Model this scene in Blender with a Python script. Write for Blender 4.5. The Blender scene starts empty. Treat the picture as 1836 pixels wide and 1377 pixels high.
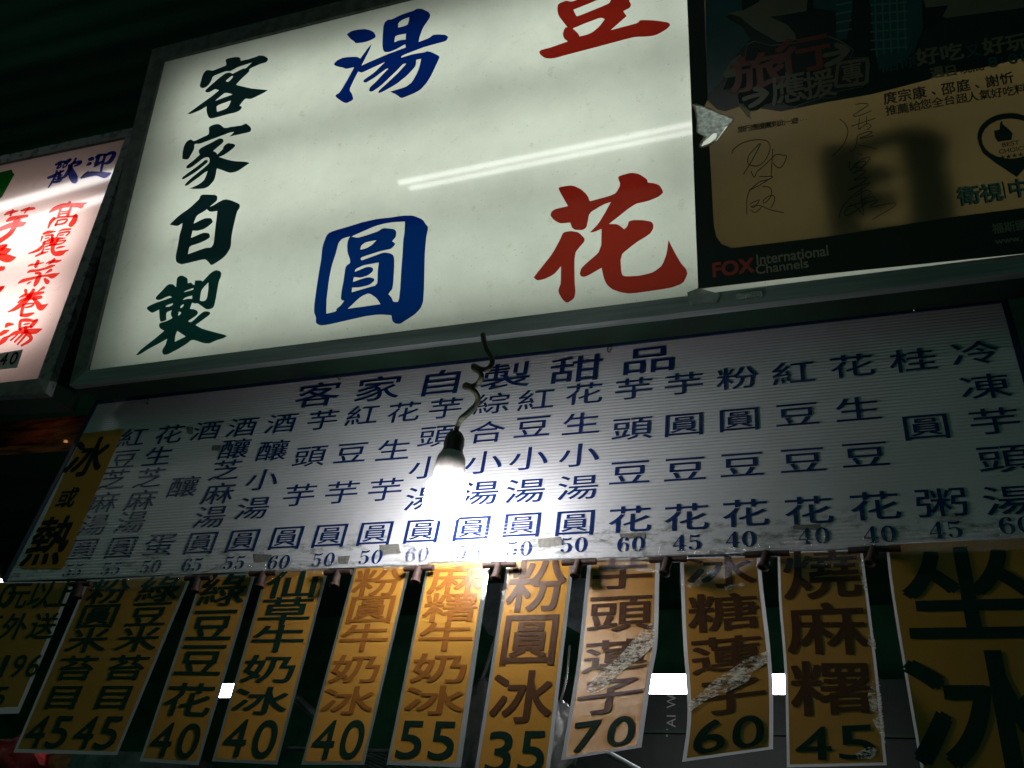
import bpy, bmesh, math, random
from mathutils import Vector, Matrix
random.seed(7)
sc = bpy.context.scene
COL = sc.collection

# ------------------------------------------------------------------ camera
# pose recovered from the vanishing points of the signs (long edges / plumb lines)
FPX, CX, CY = 1690.0, 918.0, 688.5
HX, HY = -4150.0, 1210.0
EYE = Vector((0, 0, 1.6))
def vdir(y):
    x = (-FPX * FPX - (y - CY) * (HY - CY)) / (HX - CX)
    return Vector((x, -(y - CY), -FPX)).normalized()
cX = -Vector((HX - CX, -(HY - CY), -FPX)).normalized()
cZ = vdir(-1677.0)
cY = cZ.cross(cX)
R = Matrix((cX, cY, cZ))                     # camera space -> world
cam_d = bpy.data.cameras.new('camera')
cam = bpy.data.objects.new('camera', cam_d)
COL.objects.link(cam)
cam.matrix_world = Matrix.Translation(EYE) @ R.to_4x4()
cam_d.sensor_width = 36.0
cam_d.lens = FPX / 1836.0 * 36.0
cam_d.clip_start, cam_d.clip_end = 0.02, 200
sc.camera = cam

# ------------------------------------------------------------------ night sky, exposure
w = bpy.data.worlds.new('World'); sc.world = w; w.use_nodes = True
bg = w.node_tree.nodes['Background']
bg.inputs[0].default_value = (0.001, 0.056, 0.030, 1)
bg.inputs[1].default_value = 1.0
sc.view_settings.view_transform = 'Standard'
sc.view_settings.look = 'None'
sc.view_settings.exposure = 0
sc.view_settings.gamma = 1
sc.view_settings.use_curve_mapping = False
sc.cycles.max_bounces = 8
sc.cycles.caustics_reflective = False
sc.cycles.caustics_refractive = False
sc.cycles.sample_clamp_indirect = 3.0

BULB_POWER = 96.0        # radiance of the lamp tube
SIGN_TUBE_W = .225

# ------------------------------------------------------------------ basic helpers
def ray(px, py):
    return R @ Vector(((px - CX) / FPX, -(py - CY) / FPX, -1.0))
def atY(px, py, Y):
    d = ray(px, py); return EYE + d * (Y / d.y)
def atT(px, py, t):
    return EYE + ray(px, py) * t

def mesh_obj(name, verts, faces, mat, parent=None, smooth=False):
    me = bpy.data.meshes.new(name)
    me.from_pydata([tuple(v) for v in verts], [], faces)
    me.update()
    if smooth:
        for p in me.polygons: p.use_smooth = True
    o = bpy.data.objects.new(name, me)
    COL.objects.link(o)
    if mat: me.materials.append(mat)
    if parent: o.parent = parent
    return o
def empty(name, M, label=None, cat=None, group=None, kind=None):
    o = bpy.data.objects.new(name, None); COL.objects.link(o)
    o.matrix_world = M
    o.empty_display_size = 0.05
    tag(o, label, cat, group, kind); return o
def tag(o, label=None, cat=None, group=None, kind=None):
    if label: o['label'] = label
    if cat: o['category'] = cat
    if group: o['group'] = group
    if kind: o['kind'] = kind
    return o

class Plane:
    """a real plane: origin, U along the stall front, V up in the plane, N out to the street"""
    def __init__(s, px, py, Y, vy, yaw=0.0):
        s.O = atY(px, py, Y)
        V = (R @ vdir(vy)).normalized()
        U = Vector((1, 0, 0))
        N = U.cross(V).normalized()
        if yaw:
            q = Matrix.Rotation(yaw, 3, V); U = q @ U; N = q @ N
        s.U, s.V, s.N = U, V, N
        s.M = Matrix.Translation(s.O) @ Matrix((U, V, N)).transposed().to_4x4()
    def loc(s, px, py, off=0.0):
        d = ray(px, py)
        P0 = s.O + s.N * off
        t = (P0 - EYE).dot(s.N) / d.dot(s.N)
        r = EYE + d * t - s.O
        return Vector((r.dot(s.U), r.dot(s.V), off))
    def world(s, l): return s.O + s.U * l[0] + s.V * l[1] + s.N * l[2]

def prism(name, poly, w0, w1, mat, parent):
    """poly: [(u,v)], extruded between w0 and w1 along N"""
    n = len(poly)
    vs = [(p[0], p[1], w0) for p in poly] + [(p[0], p[1], w1) for p in poly]
    fs = [tuple(range(n, 2 * n)), tuple(range(n - 1, -1, -1))]
    fs += [(i, (i + 1) % n, n + (i + 1) % n, n + i) for i in range(n)]
    return mesh_obj(name, vs, fs, mat, parent)
def box(name, x0, x1, y0, y1, z0, z1, mat, parent=None):
    return prism(name, [(x0, y0), (x1, y0), (x1, y1), (x0, y1)], z0, z1, mat, parent)

def bm_tube(bm, pts, rad, seg=10, caps=True):
    """tube along points; rad float or list"""
    pts = [Vector(p) for p in pts]; n = len(pts)
    rr = rad if isinstance(rad, (list, tuple)) else [rad] * n
    prev = None; rings = []
    for i, p in enumerate(pts):
        t = (pts[min(i + 1, n - 1)] - pts[max(i - 1, 0)]).normalized()
        if prev is None:
            a = t.orthogonal().normalized()
        else:
            a = (prev - t * prev.dot(t)).normalized()
        prev = a; b = t.cross(a)
        rings.append([bm.verts.new(p + (a * math.cos(2 * math.pi * k / seg) + b * math.sin(2 * math.pi * k / seg)) * rr[i]) for k in range(seg)])
    for i in range(n - 1):
        for k in range(seg):
            bm.faces.new((rings[i][k], rings[i][(k + 1) % seg], rings[i + 1][(k + 1) % seg], rings[i + 1][k]))
    if caps:
        bm.faces.new(rings[0][::-1]); bm.faces.new(rings[-1])
def bm_lathe(bm, prof, seg=28, M=Matrix.Identity(4), cap=False):
    rings = []
    for r, z in prof:
        rings.append([bm.verts.new(M @ Vector((r * math.cos(2 * math.pi * k / seg), r * math.sin(2 * math.pi * k / seg), z))) for k in range(seg)])
    for i in range(len(prof) - 1):
        for k in range(seg):
            bm.faces.new((rings[i][k], rings[i][(k + 1) % seg], rings[i + 1][(k + 1) % seg], rings[i + 1][k]))
    if cap: bm.faces.new(rings[0][::-1]); bm.faces.new(rings[-1])
def bm_obj(name, bm, mat, parent=None, smooth=True):
    bmesh.ops.recalc_face_normals(bm, faces=bm.faces)
    me = bpy.data.meshes.new(name); bm.to_mesh(me); bm.free()
    if smooth:
        for p in me.polygons: p.use_smooth = True
        try: me.set_sharp_from_angle(angle=math.radians(40))
        except Exception: pass
    if mat: me.materials.append(mat)
    o = bpy.data.objects.new(name, me); COL.objects.link(o)
    if parent: o.parent = parent
    return o
def tube_obj(name, pts, rad, mat, parent=None, seg=10):
    bm = bmesh.new(); bm_tube(bm, pts, rad, seg); return bm_obj(name, bm, mat, parent)
def smooth_path(pts, n=6):
    P = [Vector(p) for p in pts]; out = []
    for i in range(len(P) - 1):
        a, b, c, d = P[max(i - 1, 0)], P[i], P[i + 1], P[min(i + 2, len(P) - 1)]
        for k in range(n):
            t = k / n
            out.append(0.5 * ((2 * b) + (c - a) * t + (2 * a - 5 * b + 4 * c - d) * t * t + (3 * b - a - 3 * c + d) * t ** 3))
    out.append(P[-1]); return out

# ------------------------------------------------------------------ materials
def new_mat(name):
    m = bpy.data.materials.new(name); m.use_nodes = True
    nt = m.node_tree; nt.nodes.clear()
    out = nt.nodes.new('ShaderNodeOutputMaterial')
    return m, nt, out
def noise(nt, scale, detail=4, rough=.6, coord='Object', stretch=None):
    tc = nt.nodes.new('ShaderNodeTexCoord')
    n = nt.nodes.new('ShaderNodeTexNoise'); n.inputs['Scale'].default_value = scale
    n.inputs['Detail'].default_value = detail; n.inputs['Roughness'].default_value = rough
    src = tc.outputs[coord]
    if stretch:
        mp = nt.nodes.new('ShaderNodeMapping'); mp.inputs['Scale'].default_value = stretch
        nt.links.new(src, mp.inputs[0]); src = mp.outputs[0]
    nt.links.new(src, n.inputs['Vector']); return n
def ramp(nt, fac, stops):
    r = nt.nodes.new('ShaderNodeValToRGB')
    e = r.color_ramp.elements
    while len(e) < len(stops): e.new(.5)
    for i, (p, c) in enumerate(stops):
        e[i].position = p; e[i].color = (c[0], c[1], c[2], 1)
    nt.links.new(fac, r.inputs[0]); return r
def pbr(name, col, rough=.5, metal=0.0, var=.15, nscale=30, bump=0.0, bscale=80, spec=.5, coat=0, stretch=None, col2=None, lo=.35, hi=.65):
    m, nt, out = new_mat(name)
    b = nt.nodes.new('ShaderNodeBsdfPrincipled')
    b.inputs['Roughness'].default_value = rough; b.inputs['Metallic'].default_value = metal
    b.inputs['Specular IOR Level'].default_value = spec
    b.inputs['Coat Weight'].default_value = coat; b.inputs['Coat Roughness'].default_value = .08
    n = noise(nt, nscale, stretch=stretch)
    c2 = col2 or tuple(c * (1 - 2 * var) for c in col)
    r = ramp(nt, n.outputs[0], [(lo, c2), (hi, tuple(min(1, c * (1 + (0 if col2 else var))) for c in col))])
    nt.links.new(r.outputs[0], b.inputs['Base Color'])
    if bump:
        n2 = noise(nt, bscale, 6, .7, stretch=stretch)
        bp = nt.nodes.new('ShaderNodeBump'); bp.inputs['Strength'].default_value = bump; bp.inputs['Distance'].default_value = .002
        nt.links.new(n2.outputs[0], bp.inputs['Height']); nt.links.new(bp.outputs[0], b.inputs['Normal'])
    nt.links.new(b.outputs[0], out.inputs[0]); return m

def sheet_mat(name, col, trans=.5, gloss=.05, grough=.04, dirt=.12, dscale=9, speck=False, bump=0.0, bscale=40, tcol=None):
    """thin translucent sheet with a glossy face (sign acrylic, laminated paper, backlit vinyl)"""
    m, nt, out = new_mat(name); L = nt.links.new
    n = noise(nt, dscale, 6, .65)
    r = ramp(nt, n.outputs[0], [(.3, tuple(c * (1 - dirt) for c in col)), (.7, col)])
    colout = r.outputs[0]
    ng = noise(nt, 900, 2, .5); rg = ramp(nt, ng.outputs[0], [(.3, (.86, .86, .86)), (.7, (1.0, 1.0, 1.0))])
    mg = nt.nodes.new('ShaderNodeMix'); mg.data_type = 'RGBA'; mg.blend_type = 'MULTIPLY'; mg.inputs[0].default_value = 1
    L(colout, mg.inputs[6]); L(rg.outputs[0], mg.inputs[7]); colout = mg.outputs[2]
    if speck:
        n3 = noise(nt, 260, 2, .5)
        r3 = ramp(nt, n3.outputs[0], [(.24, (.25, .25, .22)), (.30, (1, 1, 1))])
        n4 = noise(nt, 28, 5, .7)
        r4 = ramp(nt, n4.outputs[0], [(.30, (.84, .84, .80)), (.40, (1, 1, 1))])
        mx = nt.nodes.new('ShaderNodeMix'); mx.data_type = 'RGBA'; mx.blend_type = 'MULTIPLY'; mx.inputs[0].default_value = 1
        L(r3.outputs[0], mx.inputs[6]); L(r4.outputs[0], mx.inputs[7])
        mx2 = nt.nodes.new('ShaderNodeMix'); mx2.data_type = 'RGBA'; mx2.blend_type = 'MULTIPLY'; mx2.inputs[0].default_value = 1
        L(colout, mx2.inputs[6]); L(mx.outputs[2], mx2.inputs[7]); colout = mx2.outputs[2]
    d = nt.nodes.new('ShaderNodeBsdfDiffuse'); t = nt.nodes.new('ShaderNodeBsdfTranslucent')
    L(colout, d.inputs[0])
    if tcol: t.inputs[0].default_value = (*tcol, 1)
    else: L(colout, t.inputs[0])
    a = nt.nodes.new('ShaderNodeMixShader'); a.inputs[0].default_value = trans
    L(d.outputs[0], a.inputs[1]); L(t.outputs[0], a.inputs[2])
    g = nt.nodes.new('ShaderNodeBsdfGlossy'); g.inputs['Roughness'].default_value = grough
    fr = nt.nodes.new('ShaderNodeFresnel'); fr.inputs[0].default_value = 1.45
    mu = nt.nodes.new('ShaderNodeMath'); mu.operation = 'MULTIPLY'; mu.inputs[1].default_value = gloss / .034
    L(fr.outputs[0], mu.inputs[0])
    b = nt.nodes.new('ShaderNodeMixShader'); L(mu.outputs[0], b.inputs[0])
    L(a.outputs[0], b.inputs[1]); L(g.outputs[0], b.inputs[2])
    if bump:
        n2 = noise(nt, bscale, 6, .75)
        bp = nt.nodes.new('ShaderNodeBump'); bp.inputs['Strength'].default_value = bump; bp.inputs['Distance'].default_value = .002
        L(n2.outputs[0], bp.inputs['Height']); L(bp.outputs[0], g.inputs['Normal']); L(bp.outputs[0], fr.inputs['Normal'])
    L(b.outputs[0], out.inputs[0]); return m
def emis(name, col, s):
    m, nt, out = new_mat(name)
    e = nt.nodes.new('ShaderNodeEmission'); e.inputs[0].default_value = (*col, 1); e.inputs[1].default_value = s
    nt.links.new(e.outputs[0], out.inputs[0]); return m

M_acryl = sheet_mat('sign_acrylic', (.80, .84, .74), .5, .095, .042, .20, 5, speck=True)
M_acryl2 = sheet_mat('pink_acrylic', (.88, .63, .57), .5, .10, .055, .08, 4, speck=True)
M_inkK = sheet_mat('black_vinyl', (.012, .045, .055), .5, .11, .04, .1)
M_inkB = sheet_mat('blue_vinyl', (.004, .05, .48), .5, .11, .04, .1)
M_inkR = sheet_mat('red_vinyl', (.80, .045, .028), .5, .11, .04, .1)
M_inkR2 = sheet_mat('bright_red_vinyl', (.85, .05, .03), .5, .10, .055, .1)
M_inkB2 = sheet_mat('indigo_vinyl', (.01, .03, .22), .5, .10, .055, .1)
M_green = sheet_mat('green_vinyl', (.0, .30, .07), .5, .10, .055, .1)
def film(name, tint, refl, gl=.10, gr=.055):
    """translucent coloured vinyl: tints the lit acrylic behind it"""
    m, nt, out = new_mat(name); L = nt.links.new
    t = nt.nodes.new('ShaderNodeBsdfTransparent'); t.inputs[0].default_value = (*tint, 1)
    d = nt.nodes.new('ShaderNodeBsdfDiffuse'); d.inputs[0].default_value = (*refl, 1)
    a = nt.nodes.new('ShaderNodeMixShader'); a.inputs[0].default_value = .12
    L(t.outputs[0], a.inputs[1]); L(d.outputs[0], a.inputs[2])
    g = nt.nodes.new('ShaderNodeBsdfGlossy'); g.inputs['Roughness'].default_value = gr
    b = nt.nodes.new('ShaderNodeMixShader'); b.inputs[0].default_value = gl
    L(a.outputs[0], b.inputs[1]); L(g.outputs[0], b.inputs[2]); L(b.outputs[0], out.inputs[0]); return m
M_inkR2 = film('bright_red_vinyl', (.90, .07, .05), (.85, .05, .03), .07)
M_inkB2 = film('indigo_vinyl', (.012, .035, .42), (.01, .03, .3), .03)
M_green = film('green_vinyl', (.0, .46, .11), (.0, .3, .07), .03)
M_alu = pbr('anodised_aluminium', (.27, .31, .31), .42, .4, .15, 60, .15, 200, stretch=(.05, 1, 1))
M_alud = pbr('shaded_aluminium', (.12, .15, .135), .5, .3, .2, 40, .15, 200)  # darker aluminium copy with the shade of the dimmer rails in its colour
M_pit = pbr('weathered_pitted_metal', (.27, .30, .30), .7, .2, .3, 45, .8, 130, col2=(.10, .12, .12), lo=.38, hi=.5)
M_dark = pbr('dark_painted_metal', (.004, .024, .012), .6, 0, .3, 8)
M_boxin = pbr('white_box_lining', (.8, .8, .78), .8)
M_wall = pbr('grimy_dark_wall', (.03, .20, .10), .85, 0, .3, 3)
M_ceil = pbr('dark_awning_sheet', (.010, .10, .05), .8, 0, .25, 2, stretch=(.2, 3, 1))
M_rust = pbr('rusty_brown_iron', (.080, .048, .042), .6, .35, .3, 130, .6, 300, col2=(.04, .025, .022), lo=.35, hi=.6)
M_black = pbr('black_rubber', (.015, .03, .02), .45, 0, .2, 40)
M_cable = pbr('dusty_black_cable', (.035, .04, .02), .6, 0, .3, 90)
M_collar = pbr('grey_lamp_plastic', (.62, .58, .58), .45, 0, .1, 50)
M_inkbd = None
M_tubeon = emis('lit_fluorescent_tube', (1, .96, .97), 14)
M_shop = emis('lit_shop_tube', (1, .98, .94), 4.6)
M_bulb = emis('lit_spiral_tube', (1.0, .955, .93), BULB_POWER)
M_wood = pbr('varnished_orange_wood', (.42, .15, .045), .38, 0, .2, 9, .8, 60, coat=.5, stretch=(1, 6, 6), col2=(.06, .02, .008), lo=.42, hi=.58)
M_steel = pbr('greasy_grey_steel', (.22, .27, .27), .4, .5, .25, 20)
M_redbag = pbr('red_plastic_bag', (.55, .05, .05), .35, 0, .3, 25, .8, 40)
M_tan = pbr('tan_bundle', (.40, .20, .08), .5, 0, .3, 25, .6, 40)
M_bag = sheet_mat('milky_plastic_bag', (.42, .47, .46), .5, .12, .15, .5, 40, bump=1.0, bscale=60)
M_tape = sheet_mat('torn_white_tape', (.86, .92, .96), .6, .05, .4, .75, 130)
M_cleartape = sheet_mat('old_clear_tape', (.22, .25, .24), .5, .30, .12, .5, 60, bump=1.0, bscale=200)

# ------------------------------------------------------------------ glyph outlines
_gc = {}
def glyph(ch, bold=0.0):
    """heavier weight = the outline laid down four times, shifted diagonally"""
    k = (ch, bold)
    if k in _gc: return _gc[k]
    if bold:
        vs, fs, bb = glyph(ch); V = []; F = []
        for i, (dx, dy) in enumerate(((-1, -1), (1, -1), (-1, 1), (1, 1))):
            b = len(V); V += [(x + dx * bold, y + dy * bold, i) for x, y, _ in vs]; F += [tuple(q + b for q in f) for f in fs]
        _gc[k] = (V, F, (bb[0] - bold, bb[1] + bold, bb[2] - bold, bb[3] + bold)); return _gc[k]
    c = bpy.data.curves.new('t', 'FONT'); c.body = ch; c.size = 1
    o = bpy.data.objects.new('t', c); COL.objects.link(o)
    bpy.context.view_layer.update()
    m = bpy.data.meshes.new_from_object(o.evaluated_get(bpy.context.evaluated_depsgraph_get()))
    vs = [(v.co.x, v.co.y, 0) for v in m.vertices]; fs = [tuple(p.vertices) for p in m.polygons]
    bpy.data.objects.remove(o); bpy.data.curves.remove(c); bpy.data.meshes.remove(m)
    xs = [v[0] for v in vs]; ys = [v[1] for v in vs]
    _gc[k] = (vs, fs, (min(xs), max(xs), min(ys), max(ys)))
    return _gc[k]
def is_cjk(ch): return len(ch) == 1 and ord(ch) > 0x2e80
class Txt:
    def __init__(s): s.v, s.f = [], []
    def add(s, ch, cx, cy, w, h, mapf, bold=0.0, bbox=None):
        """glyph centred at (cx,cy), w x h (em box for CJK, tight box for others); mapf(x,y)->3D"""
        vs, fs, bb = glyph(ch, bold)
        if bbox is None: bbox = not is_cjk(ch)
        b = len(s.v)
        if bbox:
            mx, my = (bb[0] + bb[1]) / 2, (bb[2] + bb[3]) / 2; sx, sy = w / (bb[1] - bb[0]), h / (bb[3] - bb[2])
        else: mx, my, sx, sy = .5, .375, w / .9, h / .9
        for x, y, l in vs:
            q = Vector(mapf(cx + (x - mx) * sx, cy + (y - my) * sy)); q.z += l * .00002; s.v.append(q)
        s.f += [tuple(i + b for i in f) for f in fs]
    def raw(s, vs, fs, mapf):
        b = len(s.v)
        for q in vs: s.v.append(mapf(q[0], q[1]))
        s.f += [tuple(i + b for i in f) for f in fs]
    def obj(s, name, mat, parent):
        F = []
        for f in s.f:                                   # print always faces the street
            n = Vector((0, 0, 0))
            for i in range(len(f)):
                a, b = Vector(s.v[f[i]]), Vector(s.v[f[(i + 1) % len(f)]])
                n.z += (a.x - b.x) * (a.y + b.y)
            F.append(f if n.z >= 0 else f[::-1])
        return mesh_obj(name, s.v, F, mat, parent)

def curve_fill(loops):
    """2D fill (even-odd) of closed loops -> verts, faces"""
    c = bpy.data.curves.new('t', 'CURVE'); c.dimensions = '2D'; c.fill_mode = 'BOTH'
    for lp in loops:
        sp = c.splines.new('POLY'); sp.points.add(len(lp) - 1)
        for i, p in enumerate(lp): sp.points[i].co = (p[0], p[1], 0, 1)
        sp.use_cyclic_u = True
    o = bpy.data.objects.new('t', c); COL.objects.link(o); bpy.context.view_layer.update()
    m = bpy.data.meshes.new_from_object(o.evaluated_get(bpy.context.evaluated_depsgraph_get()))
    vs = [(v.co.x, v.co.y) for v in m.vertices]; fs = [tuple(p.vertices) for p in m.polygons]
    bpy.data.objects.remove(o); bpy.data.curves.remove(c); bpy.data.meshes.remove(m)
    return vs, fs
def parse(s): return [tuple(float(t) for t in q.split(',')) for q in s.split()]
def soften(lp):
    """round gentle corners of a traced loop, keep sharp brush tips"""
    n = len(lp); out = []
    for i in range(n):
        a, b, c = Vector(lp[i - 1]), Vector(lp[i]), Vector(lp[(i + 1) % n])
        d1, d2 = b - a, c - b
        if d1.length < 1e-6 or d2.length < 1e-6: continue
        ang = d1.angle(d2)
        if ang > math.radians(75) or ang < math.radians(6): out.append(b)
        else:
            k = min(.25, 0.3)
            out += [b - d1 * k, b - d1 * k * .45 + d2 * k * .05 - (d1 - d2) * 0.012, b + d2 * k]
    return out
def traced(name, ox, oy, s, loops, plane, off, mat, parent):
    L = []
    for lp in loops:
        L.append([tuple(plane.loc(ox + x / s, oy + y / s, off)[:2]) for x, y in soften(parse(lp))])
    vs, fs = curve_fill(L)
    return mesh_obj(name, [(x, y, off) for x, y in vs], fs, mat, parent)

def ribbon(T, pts, mapf_off, stag):
    """variable-width brush stroke polygon. pts [(x,y,w)] in px; mapf_off(x,y,off)"""
    P = []
    if len(pts) > 2:
        q = smooth_path([(a, b, c) for a, b, c in pts], 4); P = [(v.x, v.y, max(v.z, 1)) for v in q]
    else: P = list(pts)
    n = len(P); left, right = [], []
    for i in range(n):
        a, b = P[max(i - 1, 0)], P[min(i + 1, n - 1)]
        dx, dy = b[0] - a[0], b[1] - a[1]; l = math.hypot(dx, dy) or 1
        nx, ny = -dy / l, dx / l; r = P[i][2] / 2
        left.append((P[i][0] + nx * r, P[i][1] + ny * r)); right.append((P[i][0] - nx * r, P[i][1] - ny * r))
    def cap(p, q, tip):
        return []
    base = len(T.v)
    for (a, b) in zip(left, right):
        T.v.append(mapf_off(*a, stag)); T.v.append(mapf_off(*b, stag))
    for i in range(n - 1):
        k = base + 2 * i; T.f.append((k, k + 1, k + 3, k + 2))
    for (p, q) in ((P[0], P[1]), (P[-1], P[-2])):       # round ends
        r = p[2] / 2; ang = math.atan2(p[1] - q[1], p[0] - q[0]); b0 = len(T.v)
        for k in range(7):
            t = ang - math.pi / 2 + math.pi * k / 6
            T.v.append(mapf_off(p[0] + r * math.cos(t), p[1] + r * math.sin(t), stag))
        T.f.append(tuple(range(b0, b0 + 7)))

# ================================================================== SETTING
BOARD = Plane(810, 880, 1.294, -1389)
def _Yof(pl, px, py): return pl.world(pl.loc(px, py)).y
ys = _Yof(BOARD, 700, 690)
SIGN = Plane(700, 640, ys - .095, -3270)
LEFT = Plane(72, 682, _Yof(SIGN, 135, 690) + .03, -2291)
STRIP = Plane(900, 1010, _Yof(BOARD, 900, 1010) - .005, -1677)

# ground, street, back wall, ceiling of the stall (all real, mostly unlit)
gnd = mesh_obj('ground', [(-60, -60, 0), (60, -60, 0), (60, 60, 0), (-60, 60, 0)], [(0, 1, 2, 3)],
               pbr('wet_dark_asphalt', (.05, .05, .05), .6, 0, .2, 6, .3, 60)); tag(gnd, kind='structure')
bw = box('back_wall', -5, 4, 3.4, 3.5, 0, 5.5, M_wall); tag(bw, kind='structure')
cl = box('ceiling', -5, 4, 1.62, 3.4, 3.05, 3.1, M_ceil); tag(cl, kind='structure')
# arcade roof of corrugated sheet high over the lane
V = []; F = []
for i in range(361):
    y = -3 + i * .02; z = 4.6 + .004 * math.sin(i * 1.25)
    V += [(-7, y, z), (5, y, z)]
    if i: F.append((2 * i - 2, 2 * i - 1, 2 * i + 1, 2 * i))
aw = mesh_obj('corrugated_roof', V, F, M_ceil, None, True)
tag(aw, 'dark corrugated arcade roof high above the signs', 'roof')

# ================================================================== MAIN LIGHT SIGN
p = SIGN
ibl, itl = p.loc(160, 667), p.loc(296, 111)
obl, otl = p.loc(129, 694), p.loc(277, 92)
u0 = (ibl.x + itl.x) / 2
RU = ibl.x + 2.30                       # right end, out of frame behind the poster
top_r = p.loc(741, 0)
v_top = itl.y + (top_r.y - itl.y) / (top_r.x - itl.x) * (RU - itl.x)
b_r = p.loc(1229, 535)
v_bot = ibl.y + (b_r.y - ibl.y) / (b_r.x - ibl.x) * (RU - ibl.x)
inner = [(ibl.x, ibl.y), (RU, v_bot), (RU, v_top), (itl.x, itl.y)]
ob_r = p.loc(1478, 534)
vob = obl.y + (ob_r.y - obl.y) / (ob_r.x - obl.x) * (RU + .03 - obl.x)
fw = abs(otl.y - itl.y)
outer = [(obl.x, obl.y), (RU + .03, vob), (RU + .03, v_top + fw), (otl.x, otl.y)]
sign = empty('light_box_sign', p.M, 'large white illuminated light box sign with big blue and red brush characters', 'light box sign')
pan = mesh_obj('sign_panel', [(a, b, 0) for a, b in [(inner[0][0] - .004, inner[0][1] - .004), (RU + .004, v_bot - .004), (RU + .004, v_top + .004), (inner[3][0] - .004, inner[3][1] + .004)]], [(0, 1, 2, 3)], M_acryl, sign)
def rail(nm, i, j, mat, parent, inn, out, w0=-.012, w1=.008):
    return prism(nm, [out[i], out[j], inn[j], inn[i]], w0, w1, mat, parent)
rail('frame_rail', 0, 1, M_alu, sign, inner, outer)
rail('frame_rail', 1, 2, M_alu, sign, inner, outer)
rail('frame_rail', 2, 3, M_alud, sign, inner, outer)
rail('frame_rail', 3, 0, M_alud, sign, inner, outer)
# box body behind the face
def casing(nm, out, w1, w0, mat, parent, ins=.003):
    c = [(x, y) for x, y in out]
    cx = sum(q[0] for q in c) / 4; cy = sum(q[1] for q in c) / 4
    c = [(x + (ins if x < cx else -ins), y + (ins if y < cy else -ins)) for x, y in c]
    n = 4
    vs = [(a, b, w1) for a, b in c] + [(a, b, w0) for a, b in c]
    c2 = [(x + (.002 if x < cx else -.002), y + (.002 if y < cy else -.002)) for x, y in c]
    vs += [(a, b, w1) for a, b in c2] + [(a, b, w0 + .002) for a, b in c2]
    fs = [(i, (i + 1) % 4, 4 + (i + 1) % 4, 4 + i) for i in range(4)] + [(7, 6, 5, 4)]
    o = mesh_obj(nm, vs, fs, mat, parent)
    o.data.materials.append(M_boxin)
    me = o.data
    bm = bmesh.new(); bm.from_mesh(me); bm.verts.ensure_lookup_table()
    for i in range(4):
        f = bm.faces.new([bm.verts[k] for k in (8 + i, 12 + i, 12 + (i + 1) % 4, 8 + (i + 1) % 4)]); f.material_index = 1
    f = bm.faces.new([bm.verts[k] for k in (12, 13, 14, 15)]); f.material_index = 1
    bm.to_mesh(me); bm.free(); return o
casing('casing', outer, -.0125, -.085, M_dark, sign)
def tube_light(nm, pl, uc, vc, wc, length, power, col, parent):
    l = bpy.data.lights.new(nm, 'AREA'); l.shape = 'RECTANGLE'; l.size = length; l.size_y = .17
    l.energy = power * 1.0; l.color = col
    o = bpy.data.objects.new(nm, l); COL.objects.link(o); o.parent = parent
    o.matrix_local = Matrix.Translation((uc, vc, wc)) @ Matrix.Rotation(math.pi, 4, 'X')
    return o
H_s = itl.y - ibl.y
for fv, pw in ((.17, .62), (.47, .80), (.79, .78)):
    sy = H_s * .25
    for uc, ln in ((ibl.x + .66, 1.16), (ibl.x + 1.78, 1.0)):
        tube_light('inner_tube', p, uc, ibl.y + H_s * fv, -.078, ln, SIGN_TUBE_W * pw * 9.0, (.95, 1, .93), sign).data.size_y = sy
# area lights shine along local -Z; flip so that they face the acrylic (+N)

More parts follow.
